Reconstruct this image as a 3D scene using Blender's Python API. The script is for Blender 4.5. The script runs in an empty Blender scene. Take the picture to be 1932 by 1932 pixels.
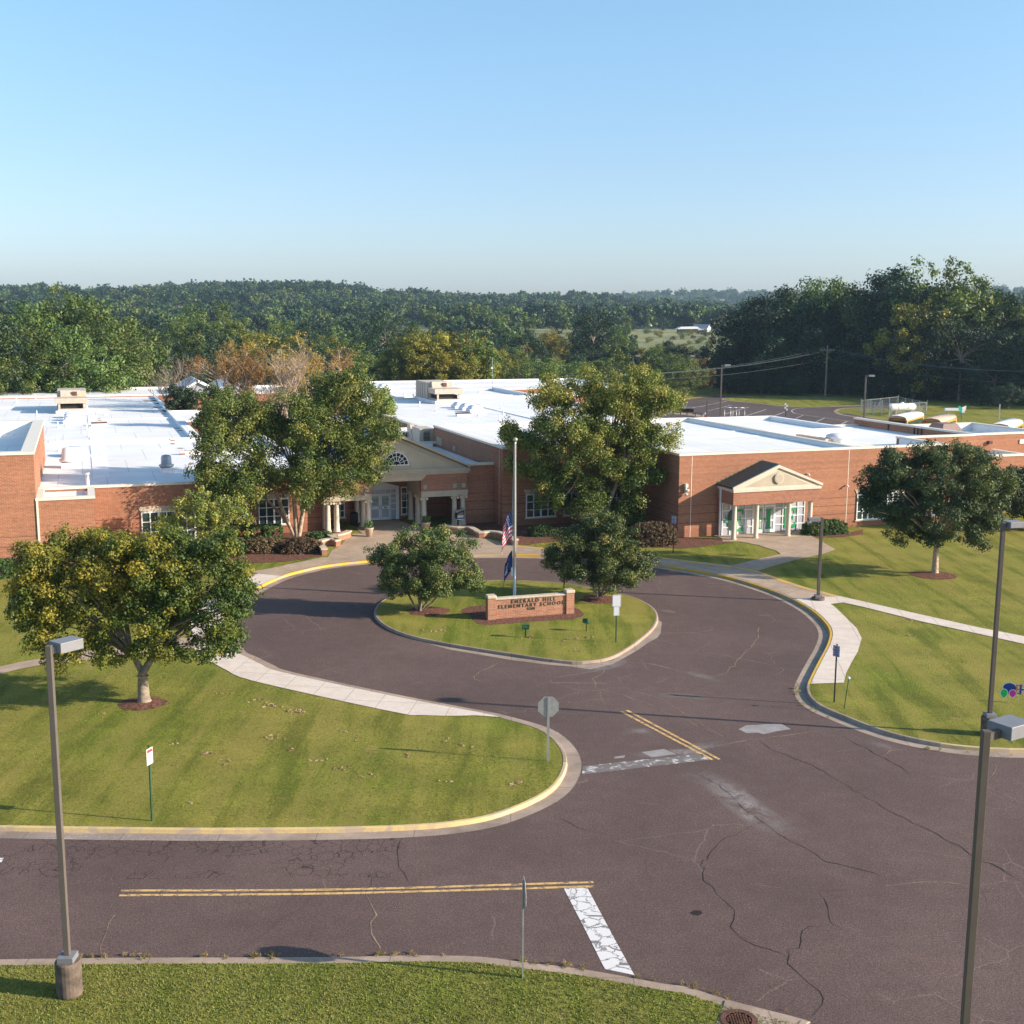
import bpy, bmesh, math, random
import numpy as np
from mathutils import Vector, Matrix
from mathutils.geometry import tessellate_polygon
R = math.radians
SC = bpy.context.scene
COL = SC.collection
random.seed(7); RNG = np.random.default_rng(7)

# ---------------- camera ----------------
PITCH, ROLL, YAW, FPX, CAMH = 0.16401145, 0.00444373, 0.34338081, 2267.0, 16.0
cF = Vector((0, math.cos(PITCH), -math.sin(PITCH)))
r0 = Vector((1, 0, 0)); u0_ = r0.cross(cF)
cR = r0*math.cos(ROLL) + u0_*math.sin(ROLL)
cU = -r0*math.sin(ROLL) + u0_*math.cos(ROLL)
camd = bpy.data.cameras.new('camera'); cam = bpy.data.objects.new('camera', camd); COL.objects.link(cam)
cam.matrix_world = Matrix(((cR.x, cU.x, -cF.x, 0), (cR.y, cU.y, -cF.y, 0), (cR.z, cU.z, -cF.z, CAMH), (0, 0, 0, 1)))
camd.sensor_fit = 'HORIZONTAL'; camd.sensor_width = 36; camd.lens = FPX/1932*36
camd.clip_start = 0.5; camd.clip_end = 20000
SC.camera = cam

# ---------------- world, sun, exposure ----------------
SUN_EL, SUN_AZ = R(21), R(101)          # azimuth clockwise from +Y
w = bpy.data.worlds.new('World'); SC.world = w; w.use_nodes = True
nt = w.node_tree; bg = nt.nodes['Background']
sky = nt.nodes.new('ShaderNodeTexSky'); sky.sky_type = 'NISHITA'; sky.sun_disc = False
sky.sun_elevation = SUN_EL; sky.sun_rotation = SUN_AZ
sky.altitude = 0; sky.air_density = 1.0; sky.dust_density = 0.9; sky.ozone_density = 2.0
wb = nt.nodes.new('ShaderNodeMixRGB'); wb.blend_type = 'MULTIPLY'; wb.inputs[0].default_value = 1; wb.inputs[2].default_value = (0.82, 0.93, 1.14, 1)
tc = nt.nodes.new('ShaderNodeTexCoord'); sx = nt.nodes.new('ShaderNodeSeparateXYZ'); nt.links.new(tc.outputs['Generated'], sx.inputs[0])
rp = nt.nodes.new('ShaderNodeValToRGB'); nt.links.new(sx.outputs[2], rp.inputs[0]); e = rp.color_ramp.elements; e.new(.12)   # white balance of the sky by height above the horizon
for k, (p_, c_) in enumerate(((0.0, (.935,.9,1.0)), (.12, (.985,.95,.895)), (.25, (1.1,1.14,.96)))): e[k].position = p_; e[k].color = (*(x*.75 for x in c_), 1)
w2 = nt.nodes.new('ShaderNodeVectorMath'); w2.operation = 'SCALE'; w2.inputs['Scale'].default_value = 1/.75; nt.links.new(rp.outputs[0], w2.inputs[0])
w3 = nt.nodes.new('ShaderNodeVectorMath'); w3.operation = 'MULTIPLY'; nt.links.new(sky.outputs[0], w3.inputs[0]); nt.links.new(w2.outputs[0], w3.inputs[1])
nt.links.new(w3.outputs[0], wb.inputs[1]); nt.links.new(wb.outputs[0], bg.inputs[0]); bg.inputs[1].default_value = 0.12
sd = bpy.data.lights.new('sun', 'SUN'); sd.energy = 5.0; sd.angle = R(0.53); sd.color = (1.0, 0.86, 0.7)
sun = bpy.data.objects.new('sun', sd); COL.objects.link(sun)
sdir = Vector((math.sin(SUN_AZ)*math.cos(SUN_EL), math.cos(SUN_AZ)*math.cos(SUN_EL), math.sin(SUN_EL)))
sun.rotation_euler = sdir.to_track_quat('Z', 'Y').to_euler(); sun.location = (60, -20, 60)
SC.view_settings.view_transform = 'Standard'; SC.view_settings.look = 'None'
SC.view_settings.exposure = 0.85; SC.view_settings.gamma = 1.0
SC.cycles.use_denoising = True
SC.cycles.max_bounces = 6; SC.cycles.diffuse_bounces = 3; SC.cycles.transparent_max_bounces = 4
SC.cycles.volume_bounces = 0

# ---------------- photo point -> place on the ground ----------------
VIEWS = {'D': (0, 0, 3627/1932), 'A1': (0,1300,.4917),'A2':(900,1300,.4917),'A3':(1800,1300,.4917),'A4':(2677,1300,.4917),'A5':(0,850,.6729),
 'A6':(1200,850,.6729),'A7':(2400,850,.6351),'B1':(0,1800,.5176),'B2':(1200,1800,.6211),'B3':(2300,1800,.6868),'B4':(0,2500,.6211),
 'B5':(1200,2400,.7246),'B6':(2427,2400,.6353),'C1':(1130,1480,.32091),'C2':(2500,1600,.2588),'C3':(1500,1900,.31056),
 'C4':(3000,1350,.32453),'C5':(2450,1200,.31056),'C6':(2700,1780,.47981)}
def at(k, x, y, z=0.0):
    a, b, s = VIEWS[k]; px = (a+x*s)*1932/3627; py = (b+y*s)*1932/3627
    d = cR*((px-966)/FPX) - cU*((py-966)/FPX) + cF
    t = (z-CAMH)/d.z
    return Vector((d.x*t, d.y*t, z))
def ray_at(px, py, dist):                  # point at horizontal distance dist along the sight line (far trees)
    d = cR*((px-966)/FPX) - cU*((py-966)/FPX) + cF
    t = dist/math.hypot(d.x, d.y)
    return Vector((d.x*t, d.y*t, CAMH+d.z*t))
def Q(k, pts, z=0.0): return [at(k, x, y, z) for x, y in pts]
BO = Vector((11.72, 85.29, 0)); fac = Vector((math.cos(YAW), math.sin(YAW), 0)); dep = Vector((-math.sin(YAW), math.cos(YAW), 0))
def W(u, v, z=0): return BO + fac*u + dep*v + Vector((0, 0, z))

# ---------------- materials ----------------
def newmat(name):
    m = bpy.data.materials.new(name); m.use_nodes = True
    b = m.node_tree.nodes['Principled BSDF']; return m, m.node_tree, b
class N:                                    # tiny node helper
    def __init__(s, nt): s.t = nt
    def n(s, typ, **kw):
        x = s.t.nodes.new(typ)
        for k, v in kw.items():
            if k.startswith('i_'):
                key = k[2:]; key = int(key) if key.isdigit() else key.replace('_', ' ')
                x.inputs[key].default_value = v
            else: setattr(x, k, v)
        return x
    def l(s, a, b): s.t.links.new(a, b)
    def coord(s, scale=(1, 1, 1), kind='Object', rot=(0,0,0)):
        c = s.n('ShaderNodeTexCoord'); m = s.n('ShaderNodeMapping'); m.inputs['Scale'].default_value = scale; m.inputs['Rotation'].default_value = rot
        s.l(c.outputs[kind], m.inputs[0]); return m.outputs[0]
    def noise(s, vec, scale, detail=3, rough=.5, dist=0):
        x = s.n('ShaderNodeTexNoise'); s.l(vec, x.inputs['Vector']); x.inputs['Scale'].default_value = scale
        x.inputs['Detail'].default_value = detail; x.inputs['Roughness'].default_value = rough; x.inputs['Distortion'].default_value = dist; return x.outputs['Fac']
    def ramp(s, f, stops):
        x = s.n('ShaderNodeValToRGB'); s.l(f, x.inputs[0]); e = x.color_ramp.elements
        while len(e) < len(stops): e.new(.5)
        for i, (p, c) in enumerate(stops):
            e[i].position = p; e[i].color = (*c, 1) if len(c) == 3 else c
        return x.outputs[0]
    def mix(s, f, a, b, mode='MIX'):
        x = s.n('ShaderNodeMixRGB', blend_type=mode)
        for i, v in enumerate((f, a, b)):
            if isinstance(v, (float, int)): x.inputs[i].default_value = v
            elif isinstance(v, tuple): x.inputs[i].default_value = (*v, 1)
            else: s.l(v, x.inputs[i])
        return x.outputs[0]
    def m(s, op, a, b=0.0, c=None):
        x = s.n('ShaderNodeMath', operation=op)
        for i, v in enumerate((a, b) if c is None else (a, b, c)):
            if isinstance(v, (float, int)): x.inputs[i].default_value = v
            else: s.l(v, x.inputs[i])
        return x.outputs[0]
    def bump(s, h, b, strength=.3, dist=.02):
        x = s.n('ShaderNodeBump'); x.inputs['Strength'].default_value = strength; x.inputs['Distance'].default_value = dist
        s.l(h, x.inputs['Height']); s.l(x.outputs[0], b.inputs['Normal'])
def simple(name, col, rough=.7, metal=0.0, var=.12, scale=3.0, spec=.4, fine=0.0):
    m, nt, b = newmat(name); g = N(nt); v = g.coord()
    f = g.noise(v, scale, 4)
    lo = tuple(c*(1-var) for c in col); hi = tuple(min(1, c*(1+var)) for c in col)
    c = g.ramp(f, [(.3, lo), (.7, hi)])
    if fine:
        f2 = g.noise(v, scale*14, 2); c = g.mix(fine, c, g.ramp(f2, [(.3, (.3,.3,.3)), (.7, (.75,.75,.75))]), 'OVERLAY')
    g.l(c, b.inputs['Base Color']); b.inputs['Roughness'].default_value = rough
    b.inputs['Metallic'].default_value = metal; b.inputs['Specular IOR Level'].default_value = spec
    return m
def brick_mat(name, c1, c2, mortar, bands=(), base_h=0.0, u_off=0.0):
    m, nt, b = newmat(name); g = N(nt)
    c = g.n('ShaderNodeTexCoord'); sp = g.n('ShaderNodeSeparateXYZ'); g.l(c.outputs['Object'], sp.inputs[0])
    uv = g.n('ShaderNodeCombineXYZ'); g.l(g.m('ADD', sp.outputs[0], sp.outputs[1]), uv.inputs[0]); g.l(sp.outputs[2], uv.inputs[1])
    bt = g.n('ShaderNodeTexBrick'); g.l(uv.outputs[0], bt.inputs['Vector']); bt.inputs['Scale'].default_value = 1
    bt.inputs['Brick Width'].default_value = .203*1.3; bt.inputs['Row Height'].default_value = .0677*1.3; bt.inputs['Mortar Size'].default_value = .009
    bt.inputs['Color1'].default_value = (*c1, 1); bt.inputs['Color2'].default_value = (*c2, 1); bt.inputs['Mortar'].default_value = (*mortar, 1)
    bt.inputs['Bias'].default_value = 0
    n1 = g.noise(c.outputs['Object'], .35, 4); n2 = g.noise(c.outputs['Object'], 6, 3)
    col = g.mix(.35, bt.outputs[0], g.ramp(n1, [(.3, (.38,.38,.38)), (.7, (.62,.6,.58))]), 'OVERLAY')
    col = g.mix(.25, col, g.ramp(n2, [(.3, (.3,.3,.3)), (.7, (.7,.7,.7))]), 'OVERLAY')
    # streaky courses (long horizontal tone differences)
    cs = g.coord((.03, .03, 5.5)); col = g.mix(.22, col, g.ramp(g.noise(cs, 1, 3), [(.35, (.3,.3,.3)), (.65, (.72,.7,.68))]), 'OVERLAY')
    if bands:
        acc = None
        for h in bands:
            d = g.m('LESS_THAN', g.m('ABSOLUTE', g.m('SUBTRACT', sp.outputs[2], h)), .028)
            acc = d if acc is None else g.m('ADD', acc, d)
        col = g.mix(g.m('MULTIPLY', acc, .62), col, (.09, .04, .035))
    if base_h:
        col = g.mix(g.m('MULTIPLY', g.m('LESS_THAN', sp.outputs[2], base_h), .3), col, (.2, .07, .05))
    g.l(col, b.inputs['Base Color']); b.inputs['Roughness'].default_value = .9; b.inputs['Specular IOR Level'].default_value = .2
    g.bump(bt.outputs['Fac'], b, .25, -.01)
    return m
def flat(name, col, rough=.6, metal=0, spec=.4):
    m, nt, b = newmat(name); b.inputs['Base Color'].default_value = (*col, 1); b.inputs['Roughness'].default_value = rough
    b.inputs['Metallic'].default_value = metal; b.inputs['Specular IOR Level'].default_value = spec; return m
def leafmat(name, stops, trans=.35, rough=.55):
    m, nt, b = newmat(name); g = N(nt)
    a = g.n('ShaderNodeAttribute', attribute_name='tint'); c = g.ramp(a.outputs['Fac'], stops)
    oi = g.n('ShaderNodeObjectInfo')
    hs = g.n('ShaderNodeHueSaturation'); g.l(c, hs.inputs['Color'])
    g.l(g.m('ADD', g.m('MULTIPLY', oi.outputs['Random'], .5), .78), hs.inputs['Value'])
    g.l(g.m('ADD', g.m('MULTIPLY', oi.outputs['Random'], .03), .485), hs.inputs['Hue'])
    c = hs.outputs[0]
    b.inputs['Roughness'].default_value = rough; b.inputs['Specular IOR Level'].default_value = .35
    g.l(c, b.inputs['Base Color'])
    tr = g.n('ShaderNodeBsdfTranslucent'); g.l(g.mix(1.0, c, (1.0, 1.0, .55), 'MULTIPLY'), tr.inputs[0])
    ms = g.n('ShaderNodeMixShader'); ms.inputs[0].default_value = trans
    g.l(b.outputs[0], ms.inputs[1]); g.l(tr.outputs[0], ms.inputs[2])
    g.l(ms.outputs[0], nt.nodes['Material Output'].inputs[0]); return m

def grass_mat(name, green, tan, stripe_rot, stripe=.25, dark=(.05,.075,.018)):
    m, nt, b = newmat(name); g = N(nt); v = g.coord()
    big = g.noise(v, .09, 4, .6, .6); mid = g.noise(v, .7, 5, .65); fine = g.noise(v, 9, 4, .7); hair = g.noise(v, 34, 3, .7)
    wv = g.n('ShaderNodeTexWave', wave_type='BANDS'); sv = g.coord((1,1,1), rot=(0,0,stripe_rot)); g.l(sv, wv.inputs[0])
    wv.inputs['Scale'].default_value = .085; wv.inputs['Distortion'].default_value = 2.2; wv.inputs['Detail'].default_value = 2; wv.inputs['Detail Scale'].default_value = .7
    col = g.mix(g.m('MULTIPLY', g.ramp(big, [(.36, (0,0,0)), (.64, (1,1,1))]), .7), green, tan)
    col = g.mix(g.m('MULTIPLY', wv.outputs[0], stripe), col, tuple(c*.6 for c in green))
    col = g.mix(.55, col, g.ramp(mid, [(.3, (.3,.3,.3)), (.7, (.72,.7,.66))]), 'OVERLAY')
    col = g.mix(.7, col, g.ramp(fine, [(.3, (.24,.25,.22)), (.7, (.76,.75,.7))]), 'OVERLAY')
    col = g.mix(.6, col, g.ramp(hair, [(.34, (.2,.22,.18)), (.68, (.8,.78,.7))]), 'OVERLAY')
    # dry clippings
    st = g.noise(g.coord((.9,.1,1), rot=(0,0,stripe_rot)), 1.0, 4, .6, .5)
    col = g.mix(g.m('MULTIPLY', g.ramp(st, [(.42, (0,0,0)), (.6, (1,1,1))]), .5), col, tan)
    col = g.mix(g.m('MULTIPLY', g.ramp(st, [(.34, (1,1,1)), (.47, (0,0,0))]), .5), col, tuple(c*.5 for c in green))
    sp = g.noise(g.coord(), 1.1, 5, .75, 1.0)
    col = g.mix(g.m('MULTIPLY', g.ramp(sp, [(.645, (0,0,0)), (.67, (1,1,1))]), .7), col, (.36, .24, .12))
    g.l(col, b.inputs['Base Color']); b.inputs['Roughness'].default_value = .9; b.inputs['Specular IOR Level'].default_value = .15
    g.bump(g.m('ADD', fine, hair), b, .9, .06)
    return m
def asphalt_mat(name, base, alligator=False):
    m, nt, b = newmat(name); g = N(nt); v = g.coord()
    big = g.noise(v, .12, 5, .6, .4); mid = g.noise(v, 1.6, 5, .7); fine = g.noise(v, 32, 3, .8)
    col = g.ramp(big, [(.3, tuple(c*.82 for c in base)), (.7, tuple(c*1.2 for c in base))])
    col = g.mix(.35, col, g.ramp(mid, [(.3, (.34,.34,.34)), (.7, (.66,.66,.66))]), 'OVERLAY')
    gr2 = g.noise(v, 13, 3, .8)
    col = g.mix(.5, col, g.ramp(gr2, [(.34, (.22,.22,.22)), (.68, (.8,.8,.8))]), 'OVERLAY')
    col = g.mix(.9, col, g.ramp(fine, [(.34, (.12,.12,.12)), (.68, (.88,.88,.88))]), 'OVERLAY')
    spk = g.n('ShaderNodeTexVoronoi'); g.l(v, spk.inputs['Vector']); spk.inputs['Scale'].default_value = 9
    col = g.mix(g.m('MULTIPLY', g.m('LESS_THAN', spk.outputs['Distance'], .1), .4), col, (.42, .38, .36))
    # alligator cracking patch near the left road lane + sparse long cracks
    pos = g.n('ShaderNodeTexCoord'); sp = g.n('ShaderNodeSeparateXYZ'); g.l(pos.outputs['Object'], sp.inputs[0])
    wob = g.noise(v, 1.2, 3)
    dv = g.n('ShaderNodeVectorMath', operation='ADD'); g.l(v, dv.inputs[0])
    cx = g.n('ShaderNodeCombineXYZ'); g.l(g.m('MULTIPLY', wob, .5), cx.inputs[0]); g.l(g.m('MULTIPLY', mid, .5), cx.inputs[1]); g.l(cx.outputs[0], dv.inputs[1])
    def cracks(scale, width):
        vo = g.n('ShaderNodeTexVoronoi', feature='DISTANCE_TO_EDGE'); g.l(dv.outputs[0], vo.inputs['Vector']); vo.inputs['Scale'].default_value = scale
        return g.m('LESS_THAN', vo.outputs['Distance'], width)
    if alligator:
        # band of the near lane: x -13..-3, y 30..35
        mx = g.m('LESS_THAN', g.m('ADD', sp.outputs[0], g.m('MULTIPLY', mid, 3)), -2.0)
        my = g.m('MULTIPLY', g.m('GREATER_THAN', g.m('SUBTRACT', sp.outputs[1], g.m('MULTIPLY', big, 2)), 31.2), g.m('LESS_THAN', sp.outputs[1], 36.8))
        a = g.m('MULTIPLY', g.m('MULTIPLY', mx, my), g.m('MULTIPLY', cracks(2.6, .03), g.m('GREATER_THAN', g.noise(v, .5, 3), .44)))
        col = g.mix(g.m('MULTIPLY', a, .75), col, tuple(c*.3 for c in base))
    c2 = g.m('MULTIPLY', cracks(.22, .0035), g.m('GREATER_THAN', g.noise(v, .2, 2), .47))
    col = g.mix(g.m('MULTIPLY', c2, .18), col, tuple(c*.4 for c in base))
    c3 = g.m('MULTIPLY', cracks(.34, .006), g.m('GREATER_THAN', g.noise(v, .16, 2), .56))
    col = g.mix(g.m('MULTIPLY', c3, .22), col, (.34, .25, .2))
    g.l(col, b.inputs['Base Color']); b.inputs['Roughness'].default_value = .88; b.inputs['Specular IOR Level'].default_value = .25
    g.bump(fine, b, .35, .02)
    return m
def worn_paint(name, col, under, amount=.5, crack=1.4):
    m, nt, b = newmat(name); g = N(nt); v = g.coord()
    n = g.noise(v, 3.0, 6, .7, .5)
    n2 = g.noise(v, 14, 3, .7)
    vo = g.n('ShaderNodeTexVoronoi', feature='DISTANCE_TO_EDGE'); vo.inputs['Scale'].default_value = crack
    cx = g.n('ShaderNodeVectorMath', operation='ADD'); g.l(v, cx.inputs[0]); cc = g.n('ShaderNodeCombineXYZ'); g.l(g.m('MULTIPLY', n, .8), cc.inputs[0]); g.l(cc.outputs[0], cx.inputs[1])
    g.l(cx.outputs[0], vo.inputs['Vector'])
    cr = g.m('MULTIPLY', g.m('LESS_THAN', vo.outputs['Distance'], .035), .85)
    wear = g.m('MULTIPLY', g.ramp(n, [(.6-amount*.25, (0,0,0)), (.72-amount*.25, (1,1,1))]), amount)
    c = g.mix(g.m('MAXIMUM', cr, wear), g.mix(.2, col, g.ramp(n2, [(.3, (.3,.3,.3)), (.7, (.7,.7,.7))]), 'OVERLAY'), under)
    g.l(c, b.inputs['Base Color']); b.inputs['Roughness'].default_value = .8; return m
def concrete_mat(name, base, joint=1.5, rot=0.0, var=.16, joints=True):
    m, nt, b = newmat(name); g = N(nt); v = g.coord()
    n = g.noise(v, .5, 5, .6); n2 = g.noise(v, 12, 4, .7); n3 = g.noise(v, 2.2, 4, .7)
    c = g.ramp(n, [(.3, tuple(x*(1-var) for x in base)), (.7, tuple(min(1, x*(1+var)) for x in base))])
    c = g.mix(.35, c, g.ramp(n2, [(.3, (.33,.33,.33)), (.7, (.67,.67,.67))]), 'OVERLAY')
    c = g.mix(.3, c, g.ramp(n3, [(.3, (.33,.33,.33)), (.7, (.67,.67,.67))]), 'OVERLAY')
    if joints:
        bv = g.coord((1,1,1), rot=(0,0,rot)); bt = g.n('ShaderNodeTexBrick', offset=0.0); g.l(bv, bt.inputs['Vector'])
        bt.inputs['Scale'].default_value = 1; bt.inputs['Brick Width'].default_value = joint; bt.inputs['Row Height'].default_value = joint
        bt.inputs['Mortar Size'].default_value = .018
        c = g.mix(g.m('MULTIPLY', bt.outputs['Fac'], .55), c, tuple(x*.35 for x in base))
    g.l(c, b.inputs['Base Color']); b.inputs['Roughness'].default_value = .85; b.inputs['Specular IOR Level'].default_value = .25
    g.bump(n2, b, .2, .01); return m
M = {}
M['brick'] = brick_mat('red_brick', (.375,.15,.082), (.3,.115,.062), (.38,.27,.19), bands=(2.43, 1.82, 1.17), base_h=.76)
M['brick_plain'] = brick_mat('red_brick_plain', (.36,.148,.09), (.29,.112,.068), (.37,.27,.2))
M['brick_sign'] = brick_mat('orange_brick', (.39,.175,.105), (.31,.13,.077), (.37,.28,.21))
M['stucco'] = simple('tan_stucco', (.47,.4,.3), .9, var=.08, scale=1.2, spec=.2, fine=.2)
M['stone'] = simple('cast_stone', (.5,.42,.32), .85, var=.14, scale=3, spec=.2, fine=.3)
M['column'] = simple('cream_column', (.62,.53,.43), .75, var=.06, scale=2, spec=.3)
M['white'] = simple('white_paint', (.78,.78,.78), .5, var=.04, scale=2)
M['glass'] = flat('window_glass', (.025,.05,.05), .08, 0, .8)
M['glass2'] = simple('frosted_glazing', (.42,.43,.47), .25, var=.08, scale=1.5, spec=.6)
M['lip'] = simple('cream_metal_lip', (.72,.66,.56), .5, var=.05, scale=2, spec=.4)
M['dark'] = flat('dark_void', (.02,.02,.022), .8)
M['bark'] = simple('grey_bark', (.26,.21,.16), .95, var=.4, scale=6, spec=.1, fine=.5)
M['bark_pale'] = simple('pale_bark', (.42,.31,.22), .95, var=.45, scale=5, spec=.1, fine=.5)
M['bark_bare'] = simple('bare_twig_bark', (.4,.31,.23), .95, var=.2, scale=2, spec=.1)
M['mulch'] = simple('brown_mulch', (.15,.075,.055), 1, var=.6, scale=9, spec=.05, fine=.7)
M['bronze'] = simple('bronze_pole_paint', (.105,.083,.068), .5, var=.12, scale=2, spec=.45)
M['tanpole'] = simple('tan_pole_paint', (.125,.105,.09), .5, var=.1, scale=2, spec=.45)
M['greyhead'] = simple('grey_lamp_head', (.2,.2,.21), .5, var=.08, scale=4, spec=.5)
M['steel'] = simple('galvanised_steel', (.42,.43,.42), .45, .6, var=.12, scale=6)
M['alu'] = simple('brushed_flagpole', (.62,.6,.58), .32, .75, var=.06, scale=1)
M['green_post'] = simple('green_post_paint', (.015,.075,.04), .5, var=.1)
M['black'] = flat('black_paint', (.02,.02,.022), .5)
M['signwhite'] = flat('sign_white', (.74,.74,.74), .45)
M['signred'] = flat('sign_red', (.55,.05,.04), .5)
M['signblue'] = flat('sign_ink', (.05,.04,.13), .6)
M['signlav'] = flat('sign_lavender_grey', (.42,.41,.52), .45)
M['ltan'] = simple('beige_cabinet', (.5,.42,.33), .55, var=.1, scale=3, fine=.2)
M['dome'] = simple('dome_acrylic', (.68,.69,.72), .2, var=.04, spec=.7)
M['rust'] = simple('rusty_steel', (.12,.05,.035), .8, var=.4, scale=5)
M['asphalt'] = asphalt_mat('asphalt', (.118,.079,.069), True)
M['asphalt2'] = asphalt_mat('parking_asphalt', (.1,.075,.071))
M['grassA'] = grass_mat('lawn_grass', (.155,.195,.024), (.31,.255,.065), R(-57), .32)
M['grassB'] = grass_mat('foreground_grass', (.145,.19,.024), (.27,.235,.06), R(10), .2)
M['conc'] = concrete_mat('warm_concrete', (.4,.3,.22), 2.6, R(50))
M['concnew'] = concrete_mat('new_concrete', (.66,.56,.47), 1.5, R(8), var=.06)
M['gutter'] = concrete_mat('gutter_concrete', (.33,.255,.2), 3.0, R(0), var=.3)
M['kerbgrey'] = concrete_mat('kerb_concrete', (.33,.25,.19), 3, 0, var=.3)
M['kerbyel'] = worn_paint('bright_kerb_yellow', (.62,.36,.035), (.4,.3,.2), .35, .35)
M['kerbfade'] = worn_paint('faded_kerb_yellow', (.64,.46,.2), (.45,.34,.24), .55, .3)
M['yel'] = worn_paint('road_yellow', (.64,.4,.14), (.1,.08,.075), .45, 2.6)
M['wht'] = worn_paint('road_white', (.68,.66,.64), (.12,.1,.09), .12, 2.4)
M['wht2'] = worn_paint('road_white_worn', (.62,.6,.58), (.13,.105,.095), .95, 2.8)
M['wthin'] = worn_paint('parking_line', (.5,.46,.44), (.14,.11,.1), .4, .5)
M['patch'] = simple('asphalt_patch', (.27,.25,.24), .9, var=.15, scale=2, fine=.4)
M['crackd'] = flat('crack_dark', (.035,.028,.026), .95, 0, .1)
M['crackt'] = simple('crack_sealed_tan', (.29,.2,.14), .95, var=.4, scale=3, spec=.1)
M['scuff'] = simple('dust_stain', (.21,.175,.165), .95, var=.2, scale=2, spec=.1)

def roofmat():
    m, nt, b = newmat('white_roof_membrane'); g = N(nt); v = g.coord()
    n = g.noise(v, .25, 5, .6); n2 = g.noise(v, 2.5, 4, .7)
    c = g.ramp(n, [(.3, (.73,.72,.7)), (.7, (.84,.83,.805))])
    c = g.mix(.25, c, g.ramp(n2, [(.3, (.4,.4,.4)), (.7, (.6,.6,.6))]), 'OVERLAY')
    bt = g.n('ShaderNodeTexBrick'); g.l(v, bt.inputs['Vector']); bt.inputs['Scale'].default_value = 1
    bt.inputs['Brick Width'].default_value = 3.2; bt.inputs['Row Height'].default_value = 7.5; bt.inputs['Mortar Size'].default_value = .035
    c = g.mix(g.m('MULTIPLY', bt.outputs['Fac'], .6), c, (.42,.42,.44))
    st = g.noise(g.coord((.12,.5,1)), 1.0, 5, .7, 1.5)
    c = g.mix(g.m('MULTIPLY', g.ramp(st, [(.69, (0,0,0)), (.74, (1,1,1))]), .45), c, (.34,.24,.18))
    g.l(c, b.inputs['Base Color']); b.inputs['Roughness'].default_value = .6; b.inputs['Specular IOR Level'].default_value = .3; return m
M['roof'] = roofmat()
M['roofwhite'] = simple('white_parapet_membrane', (.84,.83,.82), .6, var=.05, scale=1)

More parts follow.
